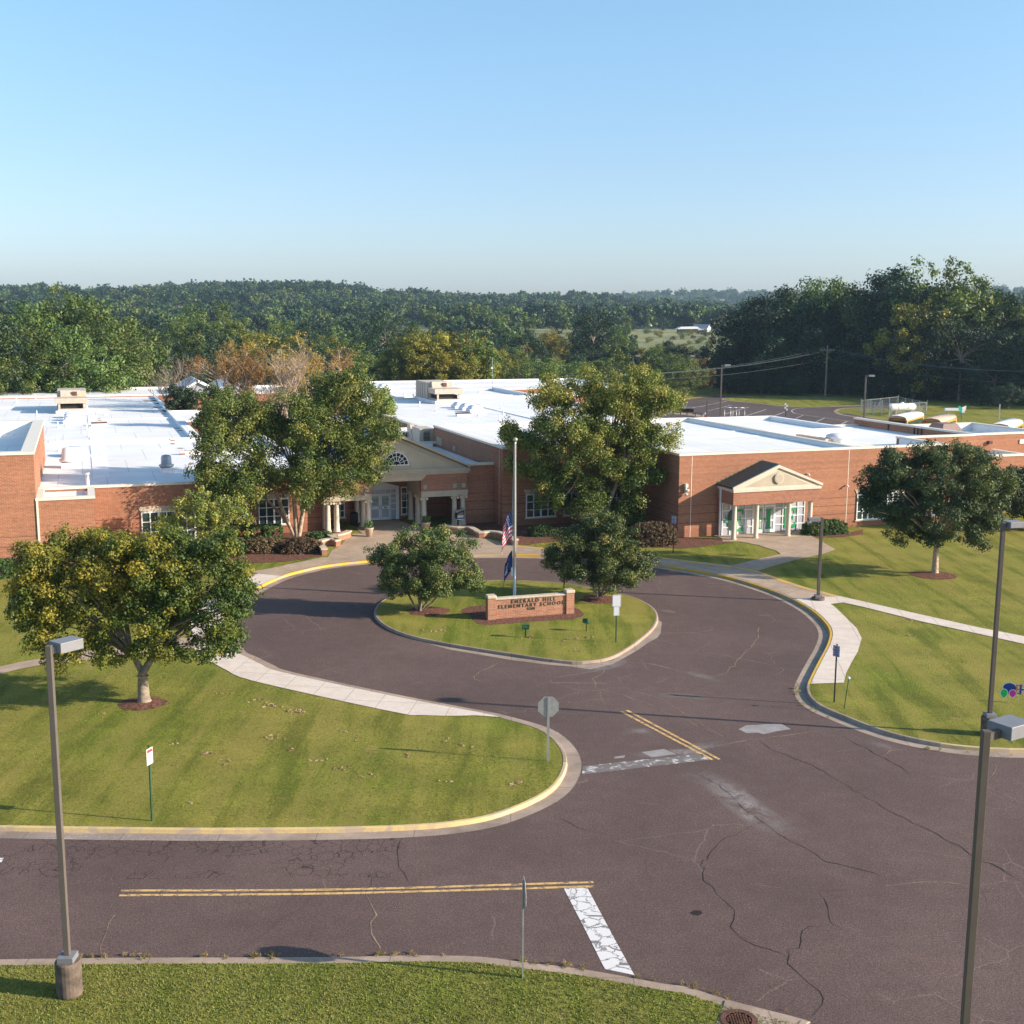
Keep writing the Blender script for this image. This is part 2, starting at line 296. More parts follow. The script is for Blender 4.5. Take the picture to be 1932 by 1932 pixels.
# ---------------- tags and mesh builder ----------------
def T(o, label=None, cat=None, group=None, kind=None):
    if label: o['label'] = label
    if cat: o['category'] = cat
    if group: o['group'] = group
    if kind: o['kind'] = kind
    return o
def empty(name, loc=(0,0,0), rz=0.0, label=None, cat=None, group=None):
    o = bpy.data.objects.new(name, None); COL.objects.link(o); o.location = loc; o.rotation_euler = (0,0,rz); o.empty_display_size = .3
    return T(o, label, cat, group)
def copy_tree(o, parent=None):
    c = o.copy(); COL.objects.link(c); c.parent = parent
    for ch in list(o.children): copy_tree(ch, c)
    return c
class MB:
    def __init__(s): s.v = []; s.f = []; s.mi = []; s.cur = 0
    def add(s, vs, fs):
        k = len(s.v); s.v += [tuple(p) for p in vs]
        for f in fs: s.f.append(tuple(i+k for i in f)); s.mi.append(s.cur)
        return s
    def box(s, x0, x1, y0, y1, z0, z1, skip=''):
        vs = [(x0,y0,z0),(x1,y0,z0),(x1,y1,z0),(x0,y1,z0),(x0,y0,z1),(x1,y0,z1),(x1,y1,z1),(x0,y1,z1)]
        fs = {'b':(3,2,1,0),'t':(4,5,6,7),'f':(0,1,5,4),'r':(1,2,6,5),'k':(2,3,7,6),'l':(3,0,4,7)}
        return s.add(vs, [q for k, q in fs.items() if k not in skip])
    def obox(s, c, ax, sx, sy, z0, z1):      # box round centre c, turned by angle ax
        ca, sa = math.cos(ax), math.sin(ax); pts = [(-sx,-sy),(sx,-sy),(sx,sy),(-sx,sy)]
        P = [(c[0]+a*ca-b*sa, c[1]+a*sa+b*ca) for a, b in pts]
        return s.add([(x,y,z0) for x,y in P]+[(x,y,z1) for x,y in P], [(3,2,1,0),(4,5,6,7),(0,1,5,4),(1,2,6,5),(2,3,7,6),(3,0,4,7)])
    def prism(s, pts, a0, a1, axis='y'):      # outline pts in plane, extruded along axis
        n = len(pts); f = {'y': lambda p, a: (p[0], a, p[1]), 'x': lambda p, a: (a, p[0], p[1]), 'z': lambda p, a: (p[0], p[1], a)}[axis]
        vs = [f(p, a0) for p in pts]+[f(p, a1) for p in pts]
        tri = tessellate_polygon([[Vector((p[0], p[1], 0)) for p in pts]])
        fs = [tuple(t) for t in tri]+[tuple(n+i for i in reversed(t)) for t in tri]
        fs += [(i, (i+1) % n, n+(i+1) % n, n+i) for i in range(n)]
        return s.add(vs, fs)
    def tube(s, pts, rad, n=8, cap=True):
        pts = [Vector(p) for p in pts]; m = len(pts)
        if isinstance(rad, (int, float)): rad = [rad]*m
        vs = []; up = Vector((0,0,1))
        for i, p in enumerate(pts):
            d = (pts[min(i+1, m-1)]-pts[max(i-1, 0)]).normalized()
            a = d.cross(up if abs(d.z) < .95 else Vector((0,1,0))).normalized(); b = a.cross(d)
            for j in range(n):
                t = 2*math.pi*j/n; vs.append(p+a*(math.cos(t)*rad[i])+b*(math.sin(t)*rad[i]))
        fs = [(i*n+j, i*n+(j+1) % n, (i+1)*n+(j+1) % n, (i+1)*n+j) for i in range(m-1) for j in range(n)]
        if cap: fs += [tuple(range(n)), tuple(range((m-1)*n+n-1, (m-1)*n-1, -1))]
        return s.add(vs, fs)
    def lathe(s, prof, c=(0,0,0), n=16):
        vs = [(c[0]+r*math.cos(2*math.pi*j/n), c[1]+r*math.sin(2*math.pi*j/n), c[2]+z) for r, z in prof for j in range(n)]
        m = len(prof)
        fs = [(i*n+j, i*n+(j+1) % n, (i+1)*n+(j+1) % n, (i+1)*n+j) for i in range(m-1) for j in range(n)]
        fs += [tuple(range(n-1, -1, -1)), tuple(range((m-1)*n, m*n))]
        return s.add(vs, fs)
    def poly(s, pts, z=None):                 # flat filled outline
        pts = [Vector(p) for p in pts]
        tri = tessellate_polygon([[Vector((p.x, p.y, 0)) for p in pts]])
        vs = [(p.x, p.y, p.z if z is None else z) for p in pts]
        out = []
        for t in tri:
            a, b, c = (pts[i] for i in t)
            out.append(tuple(t) if (b-a).cross(c-a).z > 0 else tuple(reversed(t)))
        return s.add(vs, out)
    def strip(s, A, B):
        n = len(A); return s.add(list(A)+list(B), [(i, i+1, n+i+1, n+i) for i in range(n-1)])
    def each(s, name, mats, parent=None, **kw):   # one object per loose piece
        par = list(range(len(s.v)))
        def find(i):
            while par[i] != i: par[i] = par[par[i]]; i = par[i]
            return i
        for f in s.f:
            for i in f[1:]: par[find(i)] = find(f[0])
        groups = {}
        for fi, f in enumerate(s.f): groups.setdefault(find(f[0]), []).append(fi)
        out = []
        for fs in groups.values():
            mb = MB(); mp = {}
            for fi in fs:
                for i in s.f[fi]:
                    if i not in mp: mp[i] = len(mb.v); mb.v.append(s.v[i])
                mb.f.append(tuple(mp[i] for i in s.f[fi])); mb.mi.append(0)
            out.append(mb.build(name, mats, parent, **kw))
        return out
    def build(s, name, mats, parent=None, smooth=False, bevel=0.0, loc=None, rot=None):
        me = bpy.data.meshes.new(name); me.from_pydata(s.v, [], s.f)
        if not isinstance(mats, (list, tuple)): mats = [mats]
        for m in mats: me.materials.append(m)
        if len(mats) > 1: me.polygons.foreach_set('material_index', s.mi)
        if smooth: me.polygons.foreach_set('use_smooth', [True]*len(s.f))
        me.update()
        o = bpy.data.objects.new(name, me); COL.objects.link(o); o.parent = parent
        if loc is not None: o.location = loc
        if rot is not None: o.rotation_euler = rot
        if bevel:
            md = o.modifiers.new('bevel', 'BEVEL'); md.width = bevel; md.segments = 2; md.limit_method = 'ANGLE'
        return o
def text(s, size, mat, parent, loc, rot, name='lettering', ext=.01, offset=0.0, align='CENTER', spacing=1.0):
    cu = bpy.data.curves.new('t', 'FONT'); cu.body = s; cu.size = size; cu.extrude = ext; cu.offset = offset
    cu.align_x = align; cu.align_y = 'CENTER'; cu.space_character = spacing; cu.resolution_u = 2
    t = bpy.data.objects.new('t', cu); me = bpy.data.meshes.new_from_object(t)
    bpy.data.objects.remove(t); me.name = name; me.materials.clear(); me.materials.append(mat)
    o = bpy.data.objects.new(name, me); COL.objects.link(o); o.parent = parent; o.location = loc; o.rotation_euler = rot
    return o
def smooth_line(P, closed=False, step=.5):
    n = len(P); out = []
    rng = range(n if closed else n-1)
    for i in rng:
        g = (lambda k: P[k % n]) if closed else (lambda k: P[max(0, min(n-1, k))])
        p0, p1, p2, p3 = g(i-1), g(i), g(i+1), g(i+2)
        L = (p2-p1).length; m = max(2, int(L/step))
        for j in range(m):
            t = j/m
            out.append(.5*((2*p1)+(p2-p0)*t+(2*p0-5*p1+4*p2-p3)*t*t+(3*p1-p0-3*p2+p3)*t**3))
    if not closed: out.append(P[-1])
    return out
def offset(P, d, closed=False, z=None):       # d > 0 to the left of travel
    n = len(P); out = []
    for i in range(n):
        a = P[(i-1) % n] if closed else P[max(i-1, 0)]; b = P[(i+1) % n] if closed else P[min(i+1, n-1)]
        t = (b-a); t.z = 0; t.normalize(); q = P[i]+Vector((-t.y, t.x, 0))*d
        if z is not None: q.z = z
        out.append(q)
    return out
# ================= GROUND =================
def hterr(x, y):
    r = math.hypot(x, y); az = math.degrees(math.atan2(x, y))
    def ss(a, b, t): t = max(0, min(1, (t-a)/(b-a))); return t*t*(3-2*t)
    wob = 3*math.sin(x*.011+1)*math.cos(y*.009)+1.6*math.sin(x*.031+y*.023)
    h = 7.0*ss(330, 620, r) + (wob*.5)*ss(300, 700, r)
    if r > 700:
        # main wooded ridge, profile by direction
        prof = np.interp(az, [-40,-23,-19,-14,-9,-5.5,-1.5,3,8,11,23,40], [24,27,28,35,41,30,23,22,18,17,26,26])
        h += (prof-6)*ss(720, 1450, r) - 10*ss(1500, 1900, r)
        p2 = np.interp(az, [-40,-5,2,8,11,30], [20,20,34,50,52,46])
        h += (p2-12)*ss(1900, 2500, r)
        h += wob*.8*ss(800,1200,r)
    return h - .05 - .6*ss(300, 340, r)
mb = MB(); rs = [0, 40, 120, 240, 300] + list(np.geomspace(330, 2640, 56))
na = 120
for r in rs:
    for j in range(na+1):
        a = R(-75+150*j/na); x, y = r*math.sin(a), r*math.cos(a)
        mb.v.append((x, y, hterr(x, y) if r < 8000 else -30))
for i in range(len(rs)-1):
    for j in range(na):
        k = i*(na+1)+j; mb.f.append((k, k+1, k+na+2, k+na+1)); mb.mi.append(0)
m, nt, b = newmat('far_ground'); g = N(nt); v = g.coord()
c = g.ramp(g.noise(v, .02, 5, .6), [(.35, (.13,.15,.05)), (.65, (.26,.24,.1))])
c = g.mix(.6, c, g.ramp(g.noise(v, .25, 4, .7), [(.3, (.25,.26,.22)), (.7, (.75,.75,.7))]), 'OVERLAY')
g.l(c, b.inputs['Base Color']); b.inputs['Roughness'].default_value = .95
T(mb.build('terrain', m, smooth=True), 'far rolling fields and hills under the woods', kind='structure')

KA = [('B4',-2600,700),('B4',-600,710),('B4',0,716),('B4',400,722),('B4',1150,730),('B4',1932,724),('B5',390,745),('B5',600,724),('B5',760,692),('B5',930,628),
 ('B5',1040,565),('B5',1095,500),('B5',1118,430),('B5',1102,365),('B5',1050,303),('B5',985,262),('B5',900,234),('B5',800,207),('B5',700,184),('B5',500,147),('B5',200,88),
 ('B1',1932,1137),('B1',1800,1085),('B1',1700,1035),('B1',1600,982),('D',430,1196),('D',427,1170),('D',440,1146),('D',463,1126),('D',497,1107),('D',533,1091),('D',575,1079),('D',620,1070),
 ('D',690,1062),('D',780,1055),('D',880,1051),('D',950,1050),('D',1016,1051),('D',1100,1054),('D',1180,1061),('D',1248,1070),('B3',250,335),('B3',400,365),('B3',560,412),('B3',700,465),('B3',820,530),
 ('B3',895,595),('B3',925,650),('B3',912,715),('B3',868,800),('B3',832,870),('B3',810,920),('B3',808,950),('B3',825,990),('B3',880,1035),('B3',1000,1088),
 ('B3',1150,1147),('B3',1300,1192),('B3',1500,1232),('B3',1700,1254),('B3',1932,1264),('B3',2600,1275),('B3',4200,1270)]
KAc = [at(*k) for k in KA]
KAl = smooth_line(KAc, step=.35)
def idx(k, x, y):
    p = at(k, x, y); return min(range(len(KAl)), key=lambda i: (KAl[i]-p).length)
i_nose = idx('B5',1118,425); i_grey1 = idx('B5',820,210); i_bright = idx('B1',1600,982); i_end = idx('B3',812,915); i_rt = idx('B3',1500,1232)
ISL = [('B2',200,610),('B2',212,572),('B2',250,535),('B2',330,497),('B2',430,462),('B2',560,440),('B2',720,427),('B2',900,420),('B2',1100,424),('B2',1300,440),('B2',1560,486),('B2',1700,524),('B2',1790,574),
 ('B2',1822,628),('B2',1800,690),('B2',1725,760),('B2',1640,820),('B2',1550,866),('B2',1440,886),('B2',1330,890),('B2',1150,870),('B2',900,832),('B2',650,792),('B2',430,747),('B2',300,702),('B2',228,655)]
ISLl = smooth_line([at(*k) for k in ISL][::-1], True, .35)      # counter-clockwise
FG = [('D',2100,2100),('B6',820,1990),('B6',700,1925),('B6',600,1893),('B6',430,1850),('B6',240,1800),('B6',0,1726),('B5',1600,1502),('B5',1200,1430),('B5',900,1394),('B5',720,1370),('B5',520,1362),('B5',200,1364),('B5',0,1370),
 ('B4',940,1440),('B4',450,1443),('B4',0,1450),('B4',-2600,1480)]
FGl = smooth_line([at(*k) for k in FG], False, .35)
def kerb(P, mat, w_=.15, h=.14, closed=False, name='kerb'):
    P0 = offset(P, 0, closed, 0.0); P1 = offset(P, .025, closed, h-.015); P2 = offset(P, .05, closed, h); P3 = offset(P, w_, closed, h); P4 = offset(P, w_+.01, closed, .0)
    if closed: P0, P1, P2, P3, P4 = [p+[p[0]] for p in (P0, P1, P2, P3, P4)]
    mb = MB()
    for a, b_ in ((P0, P1), (P1, P2), (P2, P3), (P3, P4)): mb.strip(a, b_)
    return T(mb.build(name, mat), kind='structure')
def gutter(P, width, mat, z=.004, closed=False):
    A = offset(P, 0, closed, z); B = offset(P, -width, closed, z+.0)
    if closed: A.append(A[0]); B.append(B[0])
    return T(MB().strip(B, A).build('gutter', mat), kind='structure')
kerb(KAl[:i_nose+1], M['kerbfade']); kerb(KAl[i_nose:i_grey1+1], M['kerbgrey']); kerb(KAl[i_grey1:i_bright+1], M['kerbyel'], .06)
kerb(KAl[i_bright:i_end+1], M['kerbyel'], .2); kerb(KAl[i_end:i_rt+1], M['kerbgrey']); kerb(KAl[i_rt:], M['kerbfade'])
gutter(KAl, .5, M['gutter'])
kerb(ISLl, M['kerbgrey'], .13, .13, True)
kerb(FGl, M['kerbgrey'], .36, .05)
# lawns
inn = offset(KAl, .16, z=.13)
mb = MB().poly(inn+[Vector((300,40,.13)), Vector((300,300,.13)), Vector((-300,300,.13)), Vector((-300,37,.13))])
T(mb.build('lawn', M['grassA']), kind='structure')
T(MB().poly(offset(ISLl, .14, True, .125)).build('island_lawn', M['grassA']), kind='structure')
fgi = offset(FGl, .37, z=.07)
T(MB().poly(fgi+[Vector((-80,2,.07)), Vector((30,2,.07))]).build('foreground_lawn', M['grassB']), kind='structure')
T(MB().poly([Vector(p) for p in ((-90,2,0),(140,2,0),(140,95,0),(-90,95,0))]).build('asphalt_road', M['asphalt']), kind='structure')
# dusty strip of sand round the island nose and in the right gutter
def sheet(pts, z, mat, name): return T(MB().poly(pts, z).build(name, mat), kind='structure')
isd = [at('B2',x,y) for x,y in [(1150,872),(1330,893),(1440,890),(1560,868),(1640,822),(1730,758),(1800,690),(1824,640),(1842,650),(1835,715),(1815,740),(1760,770),(1700,812),(1620,858),(1560,890),(1440,918),(1400,915),(1330,903),(1200,893),(1000,868),(640,808),(500,770),(650,796),(900,836)]]
sheet(isd, .003, M['gutter'], 'sandy_edge')
# ---- pavements (flat sheets 1-2 cm above the lawn) ----
ka = lambda a, b_, d, z=.15: offset(KAl, d, z=z)[a:b_+1]
i_s0 = idx('B5',800,207); i_s1 = idx('D',533,1091); i_p1 = idx('B3',40,308)
A_ = ka(i_s0, i_s1, .1); B_ = ka(i_s0, i_s1, 1.75)
n0 = 8
for k in range(n0): B_[k] = A_[k].lerp(B_[k], k/n0)
T(MB().strip(B_, A_).build('sidewalk', M['concnew']), kind='structure')
sheet(Q('B1', [(-900,1260),(0,1137),(150,1100),(270,1078),(600,1040),(900,1010),(1330,960),(1550,905),(1480,850),(1200,900),(900,950),(600,980),(260,1037),(150,1052),(0,1087),(-900,1180)], .13), .155, M['conc'], 'path')
plaza = ka(idx('D',533,1091), i_p1, .19) + Q('B3', [(60,252)], .15) + Q('B2', [(1600,252),(1170,226),(1010,212),(965,185)], .15) + \
 Q('A2', [(1815,1275),(1700,1240),(1640,1235),(1560,1210),(1440,1205),(1365,1180),(1150,1145),(1035,1100),(770,1112),(740,1170),(800,1215),(780,1200),(690,1200),(620,1290),(560,1320),(530,1370),(490,1372),(230,1424)], .15) + [at('B1',1932,395,.15), at('B1',1710,437,.15)]
sheet([p for p in plaza if True], .152, M['conc'], 'plaza')
rs_ = ka(i_p1, i_end, .19) + Q('B3', [(1003,900),(1015,850),(1045,790),(1075,740),(1095,670),(1070,620),(1010,560),(960,512),(935,494),(1000,486),(1100,508),(1400,583),(1700,648),(1932,700),(3200,1000),(3200,940),(1932,660),(1700,615),(1400,548),(1100,480),(970,452),(800,405),(650,357),(560,322),(450,300),(200,270),(60,252)], .15)
isplit = idx('B3',735,478)
r1 = ka(i_p1, isplit, .19) + Q('B3', [(980,452),(800,405),(650,357),(560,322),(430,294),(200,270),(60,252)], .15)
sheet(r1, .152, M['conc'], 'sidewalk')
r2 = ka(isplit, i_end, .19) + Q('B3', [(1003,900),(1015,850),(1045,790),(1075,740),(1095,670),(1070,620),(1010,560),(960,512),(935,494),(1000,486),(1100,508),(1400,583),(1700,648),(1932,700),(3200,1000),(3200,940),(1932,660),(1700,615),(1400,548),(1100,480),(981,453)], .15)
sheet(r2, .154, M['concnew'], 'sidewalk')
sheet(Q('B3', [(430,294),(560,262),(678,237),(655,220),(560,190),(500,178),(470,172),(380,172),(370,150),(800,130),(850,150),(960,213),(900,235),(750,268),(560,322)], .15), .156, M['conc'], 'path')
# yellow painted bands on the pavement
def band(pts, wd, z=.16, mat=None, name='painted_line'):
    P = smooth_line(pts, step=.5); return T(MB().strip(offset(P, -wd/2, z=z), offset(P, wd/2, z=z)).build(name, mat or M['yel']), kind='structure')
M['yelband'] = worn_paint('pavement_yellow', (.62,.36,.08), (.4,.28,.17), .5, .3)
band(Q('B3', [(60,257),(200,276),(450,308),(560,330),(650,363),(800,412),(965,456)], .15), .4, .162, M['yelband'])
band(Q('B2', [(1012,220),(1170,231),(1500,248),(1830,285)], .15), .4, .162, M['yelband'])
# ---- mulch beds ----
sheet(Q('A2', [(-500,1440),(-100,1415),(230,1402),(490,1362),(470,1290),(560,1270),(690,1185),(640,1150),(470,1130),(-100,1170),(-500,1200)], .15), .15, M['mulch'], 'mulch_bed')
sheet(Q('A3', [(-330,1120),(-250,1180),(-60,1225),(60,1275),(150,1280),(260,1262),(420,1255),(700,1230),(950,1290),(1080,1300),(1250,1306),(1400,1292),(1610,1262),(1590,1235),(1190,1225),(900,1080),(300,1080),(0,1100)], .15), .15, M['mulch'], 'mulch_bed')
sheet(Q('C2', [(1440,1130),(1932,1110),(2150,1060),(2150,1130),(1900,1165),(1600,1175),(1470,1165)], .15), .15, M['mulch'], 'mulch_bed')
sheet(Q('C3', [(620,995),(700,1012),(900,1000),(1200,975),(1500,955),(1700,945),(1820,910),(1830,880),(1790,840),(1700,800),(760,800),(690,790),(540,795),(440,830),(430,870),(530,900),(560,950)], .13), .132, M['mulch'], 'mulch_bed')
def ring(c, rx, ry, z, mat=None, name='mulch_ring'):
    rr = random.Random(int(c.x*10)); pts = []
    for k in range(28):
        t = 2*math.pi*k/28; q = 1+rr.uniform(-.09, .09); pts.append(Vector((c.x+rx*q*math.cos(t), c.y+ry*q*math.sin(t), z)))
    mb = MB(); mb.v = [(c.x, c.y, z+.1)]+[tuple(p) for p in pts]; mb.f = [(0, 1+k, 1+(k+1) % 28) for k in range(28)]; mb.mi = [0]*28
    return T(mb.build(name, mat or M['mulch']), kind='structure')
ring(at('D',268,1328,.13), .95, .9, .14); ring(at('C6',1262,535,.13), 1.4, 1.3, .14)
ring(at('C3',60,850,.13), 1.15, 1.1, .132); ring(at('B2',1490,520,.13), 1.1, 1.0, .132)
# ---- road markings ----
def line(a, b_, wd, z=.006, mat='yel', name='road_marking', n=12):
    P = [a.lerp(b_, i/n) for i in range(n+1)]; return T(MB().strip(offset(P, -wd/2, z=z), offset(P, wd/2, z=z)).build(name, M[mat]), kind='structure')
for pts in ([('B4',690,1054),('B4',1932,1048),('B5',1245,1000)], [('B4',680,1081),('B4',1932,1070),('B5',1245,1021)]):
    P = smooth_line([at(*p) for p in pts], step=.5)
    T(MB().strip(offset(P, -.06, z=.006), offset(P, .06, z=.006)).build('road_marking', M['yel']), kind='structure')
line(at('B5',1380,166), at('B5',1828,403), .13); line(at('B5',1408,160), at('B5',1860,400), .13)
sheet([at('B5',*p) for p in ((1100,1032),(1215,1028),(1330,1245),(1445,1455),(1300,1425),(1200,1225))], .006, M['wht'], 'stop_line')
sheet([at('B5',*p) for p in ((1192,434),(1500,400),(1775,375),(1810,402),(1500,438),(1190,474))], .006, M['wht2'], 'stop_line')
sheet([at('B4',*p) for p in ((-60,868),(22,868),(8,893),(-60,893))], .006, M['wht'], 'road_marking')
sheet([at('B3',*p) for p in ((460,1140),(500,1120),(560,1118),(590,1115),(680,1112),(730,1140),(660,1150),(590,1166),(560,1158),(500,1160))], .005, M['patch'], 'asphalt_patch')
sheet([at('B5',*p) for p in ((1480,365),(1590,349),(1650,375),(1530,390))], .005, M['patch'], 'asphalt_patch')
sheet([at('B5',*p) for p in ((1345,388),(1400,380),(1395,392),(1350,396))], .005, M['patch'], 'asphalt_patch')
sheet([at('B6',*p) for p in ((25,1312),(50,1298),(85,1300),(98,1315),(70,1328),(40,1322))], .005, M['crackd'], 'asphalt_patch')
# ---- cracks ----
def crackset(name, mat, lines, wd, seed):
    rr = random.Random(seed); mb = MB()
    for k, pts in lines:
        P = smooth_line([at(k, *p) for p in pts], step=.3)
        P = [p+Vector((rr.gauss(0,.045), rr.gauss(0,.045), 0)) for p in P]
        n = len(P); A = []; B = []
        for i, p in enumerate(P):
            a = P[max(i-1,0)]; b_ = P[min(i+1,n-1)]; t = (b_-a).normalized(); nn = Vector((-t.y, t.x, 0)); h = wd*rr.uniform(.25, 1.0)*(1 if 1 < i < n-2 else .4)
            A.append((p+nn*h/2).to_3d().xyz[:2]+(.0065,)); B.append((p-nn*h/2).to_3d().xyz[:2]+(.0065,))
        mb.strip(B, A)
    return T(mb.build(name, mat), kind='structure')
crackset('road_cracks', M['crackd'], [
 ('B6',[(60,535),(150,580),(290,690),(430,805),(560,890),(650,940),(800,1030),(900,1045),(1050,1085),(1130,1150)]),
 ('B6',[(430,810),(300,860),(200,920),(110,1030),(100,1060),(110,1130),(190,1210),(265,1300),(265,1390),(330,1465),(480,1520),(570,1560)]),
 ('B6',[(820,1380),(700,1392),(640,1440),(610,1500),(575,1540),(575,1590),(630,1650),(750,1750),(740,1820),(690,1890)]),
 ('B6',[(735,1200),(790,1270),(830,1370),(950,1450)]),('B6',[(730,1195),(870,1188),(1000,1175)]),('B6',[(1650,1185),(1690,1230),(1695,1290)]),
 ('B6',[(410,340),(480,400),(640,460),(800,545),(980,650),(1130,740),(1320,830),(1460,900),(1610,995),(1760,1060),(1900,1130)]),
 ('B6',[(820,305),(960,370),(1090,440),(1220,510),(1270,560)]),('B6',[(1660,1020),(1889,1140)]),
 ('B5',[(1060,680),(1200,740),(1300,770)]),('B5',[(300,790),(290,900),(310,960),(370,1020)]),('B5',[(150,960),(140,1060)])], .028, 3)
crackset('sealed_cracks', M['crackt'], [
 ('B2',[(935,865),(880,895),(790,945),(775,975),(845,990)]),('B2',[(1525,905),(1500,945),(1450,975),(1470,990),(1450,1020),(1600,1060),(1800,1127)]),
 ('B2',[(1620,878),(1780,890),(1930,915)]),('B5',[(140,1065),(165,1160),(160,1260),(200,1310),(210,1360)]),('B4',[(650,1200),(620,1290),(590,1340),(570,1425)]),
 ('B3',[(0,1010),(100,1060),(200,1100),(380,1180)]),('B3',[(20,810),(200,850),(290,875),(400,845),(500,740),(560,670),(565,610)]),('B3',[(40,640),(180,645),(320,630),(315,612)]),
 ('B5',[(1110,125),(1200,118),(1300,100)]),('B5',[(1420,65),(1560,100),(1700,180),(1880,290)]),('B6',[(1100,1160),(1250,1145),(1400,1135),(1600,1168)]),
 ('B6',[(1230,395),(1160,410),(1090,440)]),('B6',[(1725,480),(1725,530),(1690,575)]),('B6',[(1680,625),(1780,670),(1830,690)]),('B6',[(20,360),(200,330)]),
 ('B3',[(350,1225),(560,1190),(850,1150)])], .045, 5)
# dusty worn streaks on the asphalt (soft, broken edges)
m, nt, b = newmat('pale_dust'); g = N(nt); a = g.n('ShaderNodeAttribute', attribute_name='soft'); v = g.coord()
f = g.m('MULTIPLY', a.outputs['Fac'], g.ramp(g.noise(v, 1.3, 6, .75, .8), [(.36, (0,0,0)), (.6, (1,1,1))])); f = g.m('MULTIPLY', f, .85)
b.inputs['Base Color'].default_value = (.36,.31,.29,1); b.inputs['Roughness'].default_value = .95
tr = g.n('ShaderNodeBsdfTransparent'); ms = g.n('ShaderNodeMixShader'); g.l(f, ms.inputs[0]); g.l(tr.outputs[0], ms.inputs[1]); g.l(b.outputs[0], ms.inputs[2]); g.l(ms.outputs[0], nt.nodes['Material Output'].inputs[0])
def dust(pts, wd, z=.0045):
    P = smooth_line([at(*p) for p in pts], step=.4); n = len(P); mb = MB(); k = 5; A = []
    for i in range(k):
        mb.v += [tuple(p) for p in offset(P, wd*(i/(k-1)-.5), z=z)]; A += [math.sin(math.pi*i/(k-1))*min(1, j/4, (n-1-j)/4) for j in range(n)]
    for i in range(k-1):
        for j in range(n-1): mb.f.append((i*n+j, i*n+j+1, (i+1)*n+j+1, (i+1)*n+j)); mb.mi.append(0)
    o = mb.build('dust_streak', m); at_ = o.data.attributes.new('soft', 'FLOAT', 'POINT'); at_.data.foreach_set('value', np.array(A, np.float32)); T(o, kind='structure')
dust([('B6',0,525),('B6',150,575),('B6',280,670),('B6',430,790),('B6',600,890)], 1.5)
dust([('B5',1400,385),('B5',1560,375),('B5',1750,360),('B3',250,1230),('B3',420,1210)], .9)
dust([('B3',30,970),('B3',150,965),('B3',330,985)], .8); dust([('B6',1000,345),('B6',1100,380),('B6',1220,405)], .7, .0055)
dust([('B3',180,835),('B3',290,872),('B3',380,900)], .8); dust([('B5',600,690),('B5',760,660),('B5',960,600)], .5, .0055)
dust([('B2',1350,930),('B2',1500,905),('B2',1650,860)], 1.2, .0055); dust([('B4',720,1370),('B4',800,1375),('B4',840,1380)], .3)
dust([('B5',1350,270),('B5',1480,260),('B5',1560,300)], .9, .0055); dust([('B4',0,742),('B4',400,745),('B4',900,750),('B4',1500,752)], .5, .0058)
# manhole on a concrete apron in the near right corner
sheet([at('B6',*p) for p in ((150,1990),(175,1935),(225,1812),(330,1850),(460,1890),(620,1945),(700,1990))], .075, M['kerbgrey'], 'concrete_apron')
mh = empty('manhole_cover', at('B6',300,1910,.08), 0, 'round rusty manhole cover in the concrete apron at the near kerb', 'manhole')
MB().lathe([(.42,0),(.42,.02),(.30,.02),(.30,.012)], n=32).build('frame', M['rust'], mh)
mb = MB().lathe([(.295,0),(.295,.012)], n=32)
for i in range(-4,5):
    for j in range(-4,5):
        if math.hypot(i,j) < 4.3: mb.box(i*.062-.02, i*.062+.02, j*.062-.02, j*.062+.02, .012, .022)
mb.build('lid', M['rust'], mh)
# ---- rear parking lot ----
RA = .136
lot = Q('C5', [(-600,1100),(-600,760),(0,688),(230,652),(600,642),(1100,640),(1500,652),(1932,668)], RA)+Q('C4', [(300,212),(550,212),(880,240),(900,262),(550,290),(140,300)], RA)+Q('C5', [(1932,788),(1720,797),(1645,825),(1700,860)], RA)+Q('C4', [(0,352),(200,385),(430,425),(760,470),(1090,475),(1400,500),(1932,560)], RA)+[W(50,14,RA), W(17,29,RA)]
sheet(lot, RA, M['asphalt2'], 'parking_lot')
isl1 = smooth_line(Q('C5', [(365,692),(450,668),(800,652),(1500,662),(1980,690),(1980,752),(1450,777),(1100,773),(800,739),(500,712)], RA), True, 2)
sheet(offset(isl1, .5, True), .142, M['kerbgrey'], 'kerb'); sheet(isl1, .150, M['grassA'], 'parking_island')
sheet(Q('C5', [(0,683),(230,650),(240,646),(0,676),(-400,720),(-400,735)], RA), .142, M['kerbgrey'], 'kerb')
bl = smooth_line(Q('C5', [(1932,784),(1720,794),(1642,825),(1700,862),(1932,898)], RA)+Q('C4', [(200,388),(430,428),(760,473)], RA), step=1.5)
T(MB().strip(offset(bl, -.3, z=.143), offset(bl, .3, z=.143)).build('kerb', M['kerbgrey']), kind='structure')
for a, b_ in [((0,790),(400,712)),((185,822),(455,757)),((380,857),(650,780)),((590,890),(848,806)),((940,880),(1060,835)),((1180,912),(1285,865)),((1420,947),(1522,900)),((1685,985),(1778,938)),((-300,800),(150,770))]:
    line(at('C5',*a,RA), at('C5',*b_,RA), .22, .144, 'wthin', 'parking_line', 2)
P = smooth_line(Q('C5', [(1300,788),(1200,797),(1140,820),(1180,852),(1285,868),(1522,902),(1800,942)], RA), step=1)
T(MB().strip(offset(P, -.1, z=.144), offset(P, .1, z=.144)).build('parking_line', M['wthin']), kind='structure')
sheet(Q('C5', [(-200,840),(0,855),(300,905),(300,925),(150,915),(0,878),(-200,862)], RA), .146, M['conc'], 'sidewalk')
